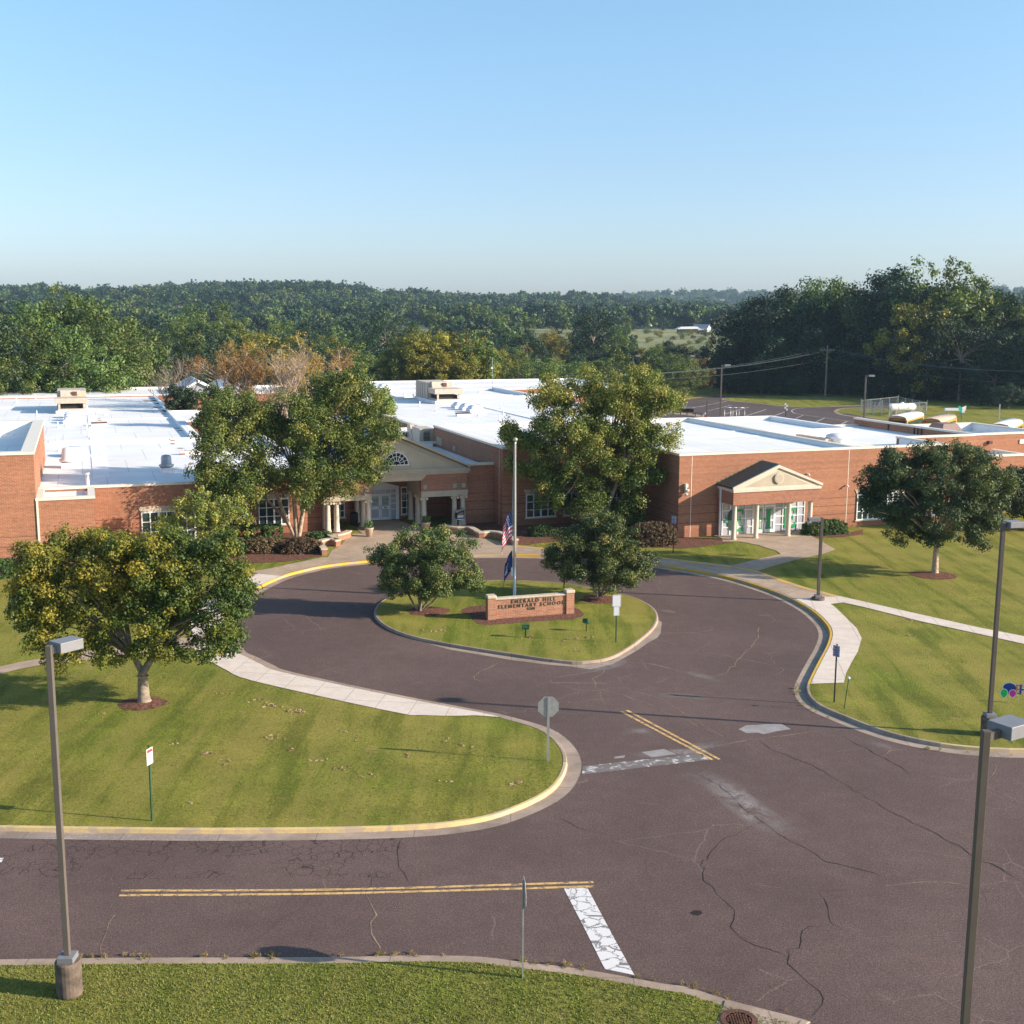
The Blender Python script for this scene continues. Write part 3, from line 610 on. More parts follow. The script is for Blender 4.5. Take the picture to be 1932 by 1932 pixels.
# ================= SCHOOL BUILDING (local axes: x along the facade, y into depth) =================
SB = empty('school_building', BO, YAW, 'long low red brick school with white flat roofs and columned gable entrance', 'building')
def block(u0, u1, v0, v1, zt, zr, cop=.16, t=.35, sides='flrk', lip=None, mat=None, inner=True, z0=0.0):
    mat = mat or M['brick']; zc = zt-cop
    mb = MB()
    if 'f' in sides: mb.box(u0, u1, v0, v0+t, z0, zc)
    if 'k' in sides: mb.box(u0, u1, v1-t, v1, z0, zc)
    if 'l' in sides: mb.box(u0, u0+t, v0+(t if 'f' in sides else 0), v1-(t if 'k' in sides else 0), z0, zc)
    if 'r' in sides: mb.box(u1-t, u1, v0+(t if 'f' in sides else 0), v1-(t if 'k' in sides else 0), z0, zc)
    mb.each('wall', mat, SB)
    mb = MB(); o = .05; ti = t+.03
    if 'f' in sides: mb.box(u0-o, u1+o, v0-o, v0+ti, zc, zt)
    if 'k' in sides: mb.box(u0-o, u1+o, v1-ti, v1+o, zc+.002, zt+.002)
    if 'l' in sides: mb.box(u0-o, u0+ti, v0+ti, v1-ti, zc+.001, zt+.001)
    if 'r' in sides: mb.box(u1-ti, u1+o, v0+ti, v1-ti, zc+.001, zt+.001)
    mb.each('coping', lip or M['lip'], SB)
    if inner and zc-zr > .03:
        mb = MB(); q = .02
        if 'f' in sides: mb.box(u0+t, u1-t, v0+t, v0+t+q, zr-.1, zc)
        if 'k' in sides: mb.box(u0+t, u1-t, v1-t-q, v1-t, zr-.1, zc)
        if 'l' in sides: mb.box(u0+t, u0+t+q, v0+t+q, v1-t-q, zr-.1, zc)
        if 'r' in sides: mb.box(u1-t-q, u1-t, v0+t+q, v1-t-q, zr-.1, zc)
        mb.each('parapet_lining', M['roofwhite'], SB)
    q = lambda s_: t*.5 if s_ in sides else 0.0
    MB().box(u0+q('l'), u1-q('r'), v0+q('f'), v1-q('k'), zr-.25, zr).build('roof', M['roof'], SB)
VF = -.5
block(0, 15.1, VF, 26.5, 6.2, 5.85)                                   # right wing
block(-10.4, -.004, 7.8, 26.504, 6.15, 5.83, sides='flk')              # window bay
block(15.104, 23.8, 12.8, 26.0, 6.2, 5.8, sides='frk', mat=M['roofwhite'], lip=M['roofwhite'])             # right wing, rear part
block(15.104, 23.2, VF+.004, 12.796, 6.2, 5.45, sides='f')
block(23.204, 30.496, 5.3, 12.796, 5.6, 5.446, sides=''); block(23.804, 30.496, 12.8, 21.5, 5.6, 5.442, sides='k')                # low link
MB().box(22.85, 23.2, -.15, 5.0, 5.4, 6.04).build('wall', M['roofwhite'], SB); MB().box(22.8, 23.25, -.12, 4.95, 6.04, 6.2).build('coping', M['lip'], SB)
MB().box(22.86, 30.4, 5.0, 5.35, 0, 6.04).build('wall', M['brick'], SB); MB().box(22.8, 30.45, 4.96, 5.4, 6.04, 6.2).build('coping', M['lip'], SB)
block(30.5, 38.0, 5.304, 14.2, 6.2, 5.45); block(38.004, 60, 5.3, 12.0, 5.6, 5.3, sides='frk')
MB().box(30.502, 30.85, 14.2, 21.9, 0, 6.04).build('wall', M['brick'], SB); MB().box(30.45, 30.9, 14.25, 21.95, 6.04, 6.2).build('coping', M['lip'], SB)
block(29.0, 32.4, 1.2, 5.25, 4.9, 4.6, sides='flr')
MB().box(38.01, 60, 5.0, 5.29, 0, 5.9).build('wall', M['brick_plain'], SB); MB().box(38, 60, 4.95, 5.35, 5.9, 6.05).build('coping', M['lip'], SB)
block(-12.9, -10.404, 9.9, 26.0, 4.75, 4.3, sides='flk')               # low strip beside the entrance
block(-9.9, 16.0, 26.51, 32.0, 5.5, 5.3, sides='l'); block(-10.1, 16.0, 32.004, 70.0, 5.5, 5.296, sides='lkr'); block(-10.1, 15.0, 70.004, 84, 5.498, 5.292, sides='lr')
block(-10.104, 36.0, 84.004, 107, 5.5, 5.3, sides='flrk', lip=M['roofwhite'])
MB().box(14.6, 14.98, 70, 84, 5.3, 5.75).box(15, 22, 69.6, 70.1, 5.3, 5.75).build('parapet', M['roofwhite'], SB)
MB().box(-18, -10.12, 32.6, 33.0, 4.3, 5.38).build('parapet', M['roofwhite'], SB); MB().box(-18.1, -10.12, 33.01, 60, 4.0, 4.32).build('roof', M['roof'], SB); MB().box(-18, -10.12, 26.1, 32.6, 4.0, 4.3).build('roof', M['roof'], SB)
block(-32.4, -23.604, 10.2, 25, 4.75, 4.45, sides='frk')
block(-32.4, -24.0, 25.004, 36.0, 4.75, 4.45, sides='kr'); block(-30.2, -24.0, 53.5, 67.5, 4.75, 4.45, sides='frk', lip=M['roofwhite'])
block(-70, -32.404, 6.1, 36, 4.75, 4.45, sides='f'); 
block(-70, -30.2, 36.004, 96.5, 4.75, 4.45, sides='r', cop=.3, lip=M['roofwhite']); block(-70, -8, 96.504, 114, 4.75, 4.45, sides='fkr', lip=M['roofwhite'])
MB().box(-70, -30.3, 35.7, 36.2, 4.2, 4.62).box(-30.2, -29.7, 36.2, 53.4, 4.2, 4.76).build('parapet', M['roofwhite'], SB)
block(-42.7, -39.35, 1.45, 6.09, 4.75, 4.45, sides='flr')               # low block
block(-66, -42.704, 1.454, 24.5, 7.6, 6.6, sides='flrk', t=.7)          # tall block
MB().box(-42.72, -42.6, 1.38, 1.46, 0, 4.6).build('downspout', M['lip'], SB)
# white walkway strips and seams on the roofs
mb = MB()
for a in [(-39.3,-38.2,12,35.5,4.45),(-39.3,-38.2,36.5,52,4.45),(-39.3,-38.3,55,67,4.45)]: mb.box(a[0],a[1],a[2],a[3],a[4],a[4]+.03)
for a in [(-60,-30.6,37.6,38.0,4.45),(-43.3,-30.6,34.6,34.9,4.45),(-60,-42.6,80.5,81,4.45),(-38,-30.6,60,60.2,4.45)]: mb.box(a[0],a[1],a[2],a[3],a[4],a[4]+.12)
for a in [(-9.6,14.6,73,73.3,5.3),(-9.6,30.6,95,95.3,5.3)]: mb.box(*a,a[4]+.1)
mb.box(3.5,4.0,33,60,5.3,5.38); mb.box(-1.8,-1.4,74,90,5.3,5.38); mb.box(8,15,16,16.2,5.85,5.9); mb.box(.5,14.6,12,12.15,5.85,5.88)
mb.build('roof_seam', M['roofwhite'], SB)
def UV(p): d = p-BO; return (d.dot(fac), d.dot(dep), p.z)
stn = simple('roof_dirt', (.33,.22,.15), .9, var=.3, scale=1.5); stk = simple('leaf_litter', (.07,.045,.035), .95, var=.4, scale=3)
def splat(k, x, y, rx, ry, m_, seed, nm, z=4.456):
    rr = random.Random(seed); pts = []
    for q in range(16):
        t = 2*math.pi*q/16; f = rr.uniform(.45,1.1); pts.append(UV(at(k, x+rx*f*math.cos(t), y+ry*f*math.sin(t), z)))
    MB().poly(pts, z).build(nm, m_, SB)
for i, (x, y, rx, ry) in enumerate(((1130,242,45,5),(1150,262,50,6),(1130,290,40,4),(1190,312,38,5),(1105,228,30,3),(1275,440,28,3),(1300,458,30,3),(1350,505,25,3),(1180,338,30,3))): splat('A1', x, y, rx, ry, stk, i, 'leaf_litter')
for i, (x, y, rx, ry) in enumerate(((1350,605,60,9),(1245,552,25,5),(1375,695,30,13),(1300,585,40,4),(715,385,25,3),(720,400,22,3),(710,370,22,2),(1060,243,60,4))): splat('A1', x, y, rx, ry, stn, 40+i, 'roof_stain')
# gabled rooflights on the far courtyard wall
for uc, hw in ((-24.5, 2.45), (-19.55, 2.5)):
    mb = MB(); mb.prism([(uc-hw, 4.7), (uc+hw, 4.7), (uc+hw, 5.0), (uc, 6.35), (uc-hw, 5.0)], 96.0, 96.3); mb.build('gable', M['glass2'], SB)
    mb = MB(); mb.prism([(uc-hw-.2, 4.95), (uc, 6.3), (uc+hw+.2, 4.95), (uc+hw+.2, 5.25), (uc, 6.62), (uc-hw-.2, 5.25)], 95.7, 108); mb.build('gable_roof', M['roofwhite'], SB)
# ---- windows ----
def window(u0, u1, z0, z1, v, cols, rows, lintel=True, mat='glass', parent=None, splits=()):
    mb = MB(); f = .07
    mb.box(u0, u1, v-.09, v+.02, z0, z0+f); mb.box(u0, u1, v-.09, v+.02, z1-f, z1)
    for i in range(cols+1):
        x = u0+(u1-u0-f)*i/cols; wd = f*(1.5 if i in splits else 1); mb.box(x-(wd-f)/2, x+wd, v-.085, v+.02, z0+f, z1-f)
    for j in range(1, rows):
        z = z0+(z1-z0)*j/rows; mb.box(u0+f, u1-f, v-.075, v+.02, z-.025, z+.025)
    o = mb.build('window', M['white'], SB)
    MB().box(u0+.02, u1-.02, v-.03, v+.01, z0+.02, z1-.02).build('pane', M[mat], o)
    if lintel:
        MB().prism([(u0-.02, z1+.003), (u1+.02, z1+.003), (u1+.2, z1+.36), (u0-.2, z1+.36)], v-.05, v+.02).build('lintel', M['stone'], SB)
    MB().box(u0-.1, u1+.1, v-.12, v+.02, z0-.09, z0-.002).build('sill', M['stone'], SB)
for a, b_ in ((-8.55,-6.15),(-5.45,-3.1),(-2.6,-.5)): window(a, b_, .7, 2.5, 7.8, 4, 3, splits=(2,))
window(15.07, 17.1, .62, 2.6, VF, 4, 3, splits=(2,)); window(17.3, 19.3, .62, 2.6, VF, 4, 3, splits=(2,)); window(21, 23, .62, 2.6, VF, 4, 3)
for a in (-36.45, -34.1): window(a, a+2.2, .8, 2.84, 6.1 if a > -40 else 1.45, 4, 3, splits=(2,))
for a in (-28.2, -31.2): window(a, a+2.2, .8, 2.7, 10.2, 4, 3, splits=(2,))
# control joints, conduit, small wall fittings on the right wing front
mb = MB()
for u in (1.0, 14.2): mb.box(u-.02, u+.02, VF-.012, VF, .05, 6.0)
mb.box(-.012-10.4, -10.4, 8.6, 8.64, 0, 6.0)
mb.build('wall_joint', M['lip'], SB)
# ---- right entrance portico ----
PU0, PU1, PV = 3.15, 10.25, -2.75
mb = MB(); mb.box(PU0, PU1, PV, PV+.35, 2.67, 3.58); mb.box(PU0, PU0+.3, PV+.35, VF-.01, 2.67, 3.58); mb.box(PU1-.3, PU1, PV+.35, VF-.01, 2.67, 3.58)
mb.each('portico_beam', M['brick_plain'], SB)
MB().box(PU0+.1, PU1-.1, PV+.1, VF-.01, 2.69, 2.75).build('portico_ceiling', M['white'], SB)
mb = MB(); mb.box(PU0-.05, PU1+.08, PV-.08, PV+.3, 3.58, 3.8); mb.box(PU0-.05, PU0+.2, PV+.3, VF-.01, 3.6, 3.8); mb.box(PU1-.2, PU1+.08, PV+.3, VF-.01, 3.6, 3.8)
mb.build('fascia', M['column'], SB)
uc = 6.7
mb = MB(); mb.prism([(PU0-.05, 3.8), (PU1+.08, 3.8), (uc, 5.25)], PV-.02, PV+.1)
mb.build('pediment', M['column'], SB)
mb = MB(); mb.prism([(PU0+.9, 3.95), (PU1-.9, 3.95), (uc, 5.0)], PV-.045, PV-.02); mb.build('pediment_panel', M['stucco'], SB)
mb = MB()
for sgn, ue in ((-1, PU0-.12), (1, PU1+.15)):
    mb.prism([(ue, 3.8), (ue, 3.97), (uc, 5.45), (uc, 5.22)], PV-.14, PV-.01)
mb.build('raking_cornice', M['column'], SB)
mb = MB()
for ue in (PU0-.15, PU1+.18): mb.prism([(ue, 3.86), (uc, 5.4), (uc, 5.5), (ue, 3.97)], PV+.0, VF-.01)
mb.build('portico_roof', simple('dark_green_roof', (.035,.06,.055), .55, var=.15, scale=2, spec=.4), SB)
mb = MB()
for k in range(11):
    u = PU0-.05+k*.34; z = 3.95+k*.137; mb.box(u, u+.34, VF-.03, VF-.002, z-.05, z+.17)
for k in range(11):
    u = PU1-.3-k*.34; z = 3.95+k*.137; mb.box(u, u+.34, VF-.03, VF-.002, z-.05, z+.17)
mb.build('step_flashing', simple('green_flashing', (.05,.2,.11), .5), SB)
mb = MB(); mb.v = []; 
for rr, y0, y1 in ((.37, PV-.16, PV-.04),):
    pts = [(uc+.03+rr*math.cos(t*math.pi/14), 4.47+rr*math.sin(t*math.pi/14)) for t in range(28)]; mb.prism(pts, y0, y1)
ms = mb.build('medallion', M['column'], SB)
pts = [(uc+.03+.31*math.cos(t*math.pi/14), 4.47+.31*math.sin(t*math.pi/14)) for t in range(28)]
MB().prism(pts, PV-.175, PV-.161).build('medallion_disc', M['stucco'], ms)
MB().box(PU0-.12, PU0-.02, VF-.62, VF-.5, .1, 3.75).build('downspout', M['white'], SB)
for u in (3.46, 5.26, 7.92, 9.72):
    c = MB().lathe([(.2,0),(.2,.1),(.17,.14),(.165,2.4),(.2,2.5),(.2,2.67)], (u,-2.42,.12), 14).build('column', M['column'], SB, True)
# storefront glazing with letters
GV = -.78
o = MB().box(3.4, 10.3, GV, GV+.05, .1, 2.62).build('glazed_front', M['glass2'], SB)
mb = MB(); xs = [3.38,4.0,4.65,5.28,5.9,7.75,8.42,9.08,9.68,10.26]
for x in xs: mb.box(x, x+.06, GV-.06, GV-.002, .1, 2.66)
for z in (.1, .7, 1.32, 1.95, 2.6): mb.box(3.38, 5.96, GV-.05, GV-.003, z-.02, z+.05); mb.box(7.75, 10.3, GV-.05, GV-.003, z-.02, z+.05)
mb.box(5.9, 7.8, GV-.06, GV-.002, 2.25, 2.33); mb.box(3.38, 10.3, GV-.055, GV-.001, 2.58, 2.66); mb.box(6.5, 6.55, GV-.05, GV-.002, 2.3, 2.6); mb.box(7.1, 7.15, GV-.05, GV-.002, 2.3, 2.6)
mb.build('mullions', M['white'], o)
MB().box(10.3, 10.75, GV, VF-.002, 0, 2.66).box(3.2, 3.38, GV, VF-.002, 0, 2.66).each('wall', M['brick_plain'], SB)
MB().box(2.9, 10.9, -2.9, VF-.01, .03, .17).build('porch_slab', M['conc'], SB)
for x0 in (5.98, 6.9):
    d = MB().box(x0, x0+.86, GV-.035, GV-.004, .2, 2.22).build('door', M['glass2'], SB)
    mb = MB(); mb.box(x0, x0+.1, GV-.07, GV-.036, .2, 2.22); mb.box(x0+.76, x0+.86, GV-.07, GV-.036, .2, 2.22); mb.box(x0+.1, x0+.76, GV-.07, GV-.036, 2.08, 2.22); mb.box(x0+.1, x0+.76, GV-.07, GV-.036, .2, .42); mb.box(x0+.1, x0+.76, GV-.068, GV-.036, 1.02, 1.12)
    mb.build('door_frame', M['white'], d)
    MB().box(x0+(.74 if x0 < 6.5 else .06), x0+(.8 if x0 < 6.5 else .12), GV-.12, GV-.071, 1.0, 1.25).build('handle', M['steel'], d)
mg = flat('green_vinyl_letters', (.02,.3,.1), .5)
def slabE(mb, x, w_, z0, z1, y, t=.28):
    h = z1-z0; mb.box(x, x+t, y-.006, y, z0, z1); mb.box(x+t, x+w_, y-.006, y, z0, z0+.17); mb.box(x+t, x+w_, y-.006, y, z1-.17, z1)
    mb.box(x+w_-.12, x+w_, y-.006, y, z0+.17, z0+.42); mb.box(x+w_-.12, x+w_, y-.006, y, z1-.42, z1-.17)
    mb.box(x+t, x+w_-.22, y-.006, y, z0+h/2-.08, z0+h/2+.08); mb.box(x+w_-.32, x+w_-.22, y-.006, y, z0+h/2-.2, z0+h/2+.2)
mb = MB(); slabE(mb, 4.35, .8, .4, 2.03, GV-.064); slabE(mb, 8.6, .95, .42, 1.92, GV-.064)
mb.box(6.22,6.5,GV-.078,GV-.072,.45,1.9); mb.box(7.1,7.4,GV-.078,GV-.072,.45,1.9); mb.box(6.5,7.1,GV-.079,GV-.073,1.13,1.28)
mb.box(6.1,6.62,GV-.0785,GV-.0725,.45,.57); mb.box(6.98,7.52,GV-.0785,GV-.0725,.45,.57); mb.box(6.98,7.52,GV-.0785,GV-.0725,1.8,1.92); mb.box(6.1,6.62,GV-.0785,GV-.0725,1.8,1.92)
mb.build('lettering', mg, o)
mb = MB(); pts = [(4.12+.26*math.cos(t*math.pi/12), 1.25+.78*math.sin(t*math.pi/12)) for t in range(24)]; mb.prism(pts, GV-.07, GV-.062)
mb.build('emblem', flat('dark_green_vinyl', (.03,.06,.045), .5), o)
mb = MB(); mb.prism([(3.55,1.15),(3.95,1.05),(3.95,1.25),(3.6,1.75),(3.75,1.3)], GV-.07, GV-.063); mb.build('emblem_splash', flat('teal_vinyl', (.03,.33,.22), .5), o)
# ---- main entrance portico ----
EU0, EU1, EV = -23.6, -12.72, 9.3; EC = (EU0+EU1)/2; OL, OR = -20.1, -16.3
mb = MB(); mb.box(EU0, OL, EV, EV+.5, 2.85, 4.12); mb.box(OR, EU1, EV, EV+.5, 2.85, 4.12)
mb.box(EU0, EU0+.4, EV+.5, 13.5, 2.85, 4.3); mb.box(EU1-.4, EU1, EV+.5, 10.0, 2.85, 4.3); mb.each('portico_beam', M['brick_plain'], SB)
mb = MB(); mb.box(EU0-.03, OL, EV-.04, EV+.54, 2.42, 2.85); mb.box(OR, EU1+.03, EV-.04, EV+.54, 2.42, 2.85)
mb.box(OL-.4, OL, EV+.54, 13.5, 2.42, 4.0); mb.box(OR, OR+.4, EV+.54, 13.5, 2.42, 4.0); mb.each('stucco_beam', M['stucco'], SB)
mb = MB(); mb.prism([(OL, 3.7), (OR, 3.7), (OR+.42, 4.12), (OL-.42, 4.12)], EV-.05, EV-.002); mb.box(OL, OR, EV-.001, EV+.5, 3.7, 4.12); mb.build('header', M['stucco'], SB)
mb = MB(); mb.box(EU0-.12, EU1+.1, EV-.14, EV+.5, 4.12, 4.3); mb.box(EU0-.22, EU1+.2, EV-.24, EV+.5, 4.3, 4.4); mb.box(EU0-.16, EU1+.14, EV-.18, EV+.5, 4.4, 4.56); mb.build('entablature', M['stucco'], SB)
AZ = 7.0
MB().prism([(EU0, 4.56), (EU1, 4.56), (EC, AZ)], EV, EV+.4).build('pediment', M['stucco'], SB)
mb = MB()
for ue in (EU0-.24, EU1+.22): mb.prism([(ue, 4.56), (ue, 4.74), (EC, AZ+.3), (EC, AZ+.06)], EV-.26, EV+.5); 
for ue in (EU0-.1, EU1+.1): mb.prism([(ue+(1.2 if ue < EC else -1.2), 4.76), (ue+(1.2 if ue < EC else -1.2), 4.84), (EC, AZ+.08-.2), (EC, AZ-.22)], EV-.08, EV-.002)
mb.build('raking_cornice', M['stucco'], SB)
mb = MB()
mb.prism([(EU0-.3, 4.5), (EC, 6.95), (EC, 7.1), (EU0-.3, 4.66)], EV+.5, 25.6); mb.prism([(EU1+.1, 4.68), (EC, 7.1), (EC, 6.95), (EU1+.1, 4.5)], EV+.5, 25.6)
mb.build('gable_roof', simple('grey_blue_metal_roof', (.33,.38,.4), .45, .2, var=.06, scale=1), SB)
MB().prism([(EU0, 4.5), (EU1, 4.5), (EC, 6.95)], 25.2, 25.6).build('gable_wall', M['brick_plain'], SB)
LC = -18.2
def half(r, z0, n=20): return [(LC+r*math.cos(math.pi*k/n), z0+r*math.sin(math.pi*k/n)) for k in range(n+1)]
mb = MB(); mb.prism(half(1.22, 4.86)+[], EV-.05, EV-.002); lun = mb.build('lunette_window', M['stone'], SB)
MB().prism(half(.93, 4.95), EV-.07, EV-.051).build('pane', flat('lunette_glass', (.02,.03,.04), .1), lun)
mb = MB()
for k in range(20):
    for ra, rb in ((.93,.87),(.62,.585),(.3,.265)):
        a, b_ = math.pi*k/20, math.pi*(k+1)/20
        P = [(LC+r*math.cos(t), 4.95+r*math.sin(t)) for r, t in ((ra,a),(ra,b_),(rb,b_),(rb,a))]; mb.prism(P, EV-.1, EV-.071)
for k in range(1, 8):
    t = math.pi*k/8; d = (math.cos(t), math.sin(t)); nn = (-d[1]*.018, d[0]*.018)
    mb.prism([(LC+d[0]*.28+nn[0], 4.95+d[1]*.28+nn[1]), (LC+d[0]*.9+nn[0], 4.95+d[1]*.9+nn[1]), (LC+d[0]*.9-nn[0], 4.95+d[1]*.9-nn[1]), (LC+d[0]*.28-nn[0], 4.95+d[1]*.28-nn[1])], EV-.098, EV-.072)
mb.box(LC-.96, LC+.96, EV-.11, EV-.071, 4.88, 4.95); mb.build('frame', M['white'], lun)
mgt = flat('pale_green_tile', (.3,.36,.27), .6)
for u in (-23.2, -22.4, -20.45, -16.0, -13.7, -13.0): MB().box(u-.14, u+.14, EV-.03, EV-.002, 3.03, 3.33).build('tile', mgt, SB)
def ecol(u, v):
    prof = [(.27,0),(.27,.08),(.23,.1),(.24,.17),(.21,.22),(.2,.9),(.175,2.12),(.19,2.14),(.19,2.2),(.2,2.24)]
    c = MB().lathe(prof, (u, v, .1), 16).build('column', M['column'], SB, True)
    mb = MB(); mb.box(u-.24, u+.24, v-.24, v+.24, 2.36, 2.42)
    for sx in (-1, 1): mb.tube([(u+sx*.22, v-.24, 2.27), (u+sx*.22, v+.24, 2.27)], .095, 10)
    mb.build('capital', M['column'], c)
for u, v in ((-23.3,9.6),(-22.65,9.6),(-20.3,9.6),(-16.05,9.6),(-13.65,9.6),(-12.98,9.6),(-20.35,11.1),(-20.35,13.2),(-16.1,11.1),(-16.1,13.2),(-23.3,11.1)): ecol(u, v)
MB().box(EU0+.1, OL-.3, EV+.5, 13.6, 2.85, 2.95).box(OR+.3, EU1-.1, EV+.5, 13.6, 2.86, 2.96).box(OL, OR, EV+.5, 13.6, 3.95, 4.05).build('porch_ceiling', M['white'], SB)
MB().box(EU0-.02, EU1+.1, 13.7, 14.0, 0, 4.5).box(EU1-.3, EU1-.0, 10.3, 13.7, 0, 4.3).build('wall', M['brick'], SB)
MB().box(EU0-.3, EU0, 10.21, 13.7, 0, 4.3).build('wall', M['brick'], SB)
# white door surround
DV = 13.68
mb = MB(); mb.prism([(-20.0, 0.1), (-19.75, .1), (-19.75, 2.62), (-18.5, 2.95), (-17.2, 2.62), (-17.2, .1), (-16.95, .1), (-16.95, 2.72), (-18.48, 3.15), (-20.0, 2.72)], DV-.16, DV)
mb.box(-19.75, -17.2, DV-.14, DV-.001, 2.5, 2.62); mb.box(-19.75, -17.2, DV-.14, DV-.001, 2.13, 2.2)
for x in (-19.3, -17.62, -18.9, -18.05): mb.box(x, x+.06, DV-.13, DV-.002, 2.2, 2.5)
for x in (-19.3, -17.62): mb.box(x, x+.06, DV-.13, DV-.002, .1, 2.13)
for z in (.9, 1.35, 1.75): mb.box(-19.75, -19.3, DV-.12, DV-.003, z, z+.05); mb.box(-17.56, -17.2, DV-.12, DV-.003, z, z+.05)
mb.prism([(-19.7, 2.63), (-17.25, 2.63), (-18.48, 2.93)], DV-.1, DV-.02)
o = mb.build('door_surround', M['white'], SB); MB().box(-19.76, -17.2, DV-.05, DV-.004, .12, 2.5).build('pane', M['glass2'], o)
for i, x0 in enumerate((-19.22, -18.42)):
    d = MB().box(x0, x0+.78, DV-.11, DV-.06, .12, 2.12).build('door', M['white'], SB)
    MB().box(x0+.12, x0+.66, DV-.125, DV-.111, 1.2, 2.0).box(x0+.12, x0+.66, DV-.125, DV-.111, .32, .98).build('pane', M['glass2'], d)
    MB().box(x0+(.68 if i == 0 else .05), x0+(.73 if i == 0 else .1), DV-.17, DV-.111, .95, 1.3).build('handle', M['steel'], d)
    text('EHE', .3, mg, d, (x0+.42, DV-.128, 1.68), (R(90),0,0), 'lettering', .002, .008); text('EMERALD HILL', .075, M['black'], d, (x0+.39, DV-.128, 1.47), (R(90),0,0), 'lettering', .002, .002); text('ELEMENTARY', .075, M['black'], d, (x0+.39, DV-.128, 1.37), (R(90),0,0), 'lettering', .002, .002)
    if i: MB().box(x0+.3, x0+.5, DV-.125, DV-.111, 1.03, 1.15).build('notice', mg, d)
for a, b_ in ((-23.2,-22.3),(-21.95,-21.2),(-16.75,-15.85),(-15.6,-14.7)): window(a, b_, .45, 2.62, 13.7, 2, 4, False)
# wall vents of the window bay side wall and other fittings
for v0, v1, z0, z1 in ((23.9,25.5,4.55,5.3),(19.9,20.5,4.55,5.0)):
    mb = MB()
    for k in range(int((z1-z0)/.1)): mb.box(-10.46, -10.402, v0, v1, z0+k*.1, z0+k*.1+.06)
    mb.build('wall_louvre', M['ltan'], SB)
def fit(u, v, z, kind):
    if kind == 'speaker':
        mb = MB(); mb.box(u-.1, u+.1, v-.3, v, z+.25, z+.5); mb.box(u-.04, u+.04, v-.2, v, z-.15, z+.25); mb.lathe([(.06,0),(.16,.12),(.14,.2)], (u+.05, v-.25, z-.1), 10); mb.lathe([(.05,0),(.13,.1),(.12,.16)], (u-.02, v-.25, z-.35), 10)
        mb.build('loudspeaker', M['lip'], SB)
    elif kind == 'cam': MB().box(u-.04, u+.04, v-.25, v, z, z+.08).lathe([(.07,0),(.08,.06),(.04,.1)], (u, v-.27, z-.05), 10).build('camera_housing', M['signwhite'], SB)
    elif kind == 'light': MB().box(u-.18, u+.18, v-.25, v, z-.12, z+.14).build('wall_light', M['rust'], SB)
fit(.5, VF, 3.55, 'speaker'); fit(14.04, VF, 3.3, 'cam'); fit(10.6, VF, 4.3, 'cam'); fit(32.2, 5.3, 5.4, 'light'); fit(-20.6, EV-.04, 2.85, 'cam')
MB().box(35.4, 36.1, 5.22, 5.29, 5.2, 5.55).build('wall_plate', M['signwhite'], SB)
mb = MB(); 
for v in (11.8, 12.3, 12.8, 16.5): mb.box(30.44, 30.5, v, v+.12, 5.25, 6.0)
mb.build('scupper_stain', M['dark'], SB)

# ---- things standing on the roofs ----
def hvac(loc, label, group=None):
    t = empty('rooftop_unit', (0,0,0), 0, label, 'air conditioner', group)
    MB().box(-1.75, 1.75, 0, 9.6, 0, .35).build('curb', M['roofwhite'], t)
    MB().box(-1.6, 1.6, 4.0, 9.4, .35, 2.35).build('cabinet', M['ltan'], t, bevel=.03)
    mb = MB(); mb.box(-1.5, 1.5, .2, 3.9, .35, .55)
    for x in (-1.45, 1.25):
        for y in (.2, 3.5): mb.box(x, x+.2, y, y+.2, .55, 1.15)
    mb.build('frame', M['ltan'], t)
    MB().box(-1.75, 1.75, .1, 3.0, 1.15, 1.75).build('fan_deck', M['ltan'], t, bevel=.02)
    MB().box(-1.2, 1.2, .6, 3.6, .55, 1.0).lathe([(.3,0),(.3,.35)], (0, 1.2, .7), 12).build('coil', M['dark'], t)
    MB().prism([(3.0, 1.5), (4.0, 1.2), (4.0, 2.5), (3.4, 2.45)], -1.2, .9, 'x').build('intake_hood', M['ltan'], t)
    MB().box(.1, .6, 3.1, 3.3, 1.85, 2.3).build('vent_hood', M['rust'], t)
    mb = MB()
    for k in range(1, 5): mb.box(-1.625, -1.6, 4.0+k*1.05, 4.03+k*1.05, .4, 2.3)
    mb.build('panel_seams', M['bronze'], t)
    t.location = loc; t.rotation_euler = (0,0,YAW); return t
hvac(W(-40.9, 69.8, 4.45), 'large beige rooftop unit on the left white roof, behind three domes')
hvac(W(1.45, 61.2, 5.3), 'large beige rooftop unit on the middle roof, left side panels in view')
t = empty('air_handler', W(-10.95, 26.9, 4.3), YAW, 'beige louvred air handler in the roof gap behind the entrance gable', 'air conditioner')
MB().box(-.65, .7, 0, 2.6, 0, 1.5).build('cabinet', M['ltan'], t, bevel=.02)
mb = MB(); 
for k in range(7): mb.box(-.3, .3, -.06, -.002, .45+k*.12, .52+k*.12)
mb.build('louvre', M['bronze'], t)
MB().prism([(2.0,0),(4.2,0),(4.2,1.6),(3.2,1.6)], -.7, -.3, 'x').build('duct', M['ltan'], t)
t = empty('condenser', W(-11.65, 31.2, 4.3), YAW, 'small square condenser beside the louvred air handler behind the entrance gable', 'air conditioner')
MB().box(-.5, .5, -.4, .4, 0, .85).build('cabinet', M['ltan'], t, bevel=.02); MB().box(-.49, -.1, -.43, -.402, .08, .78).build('grille', M['dark'], t)
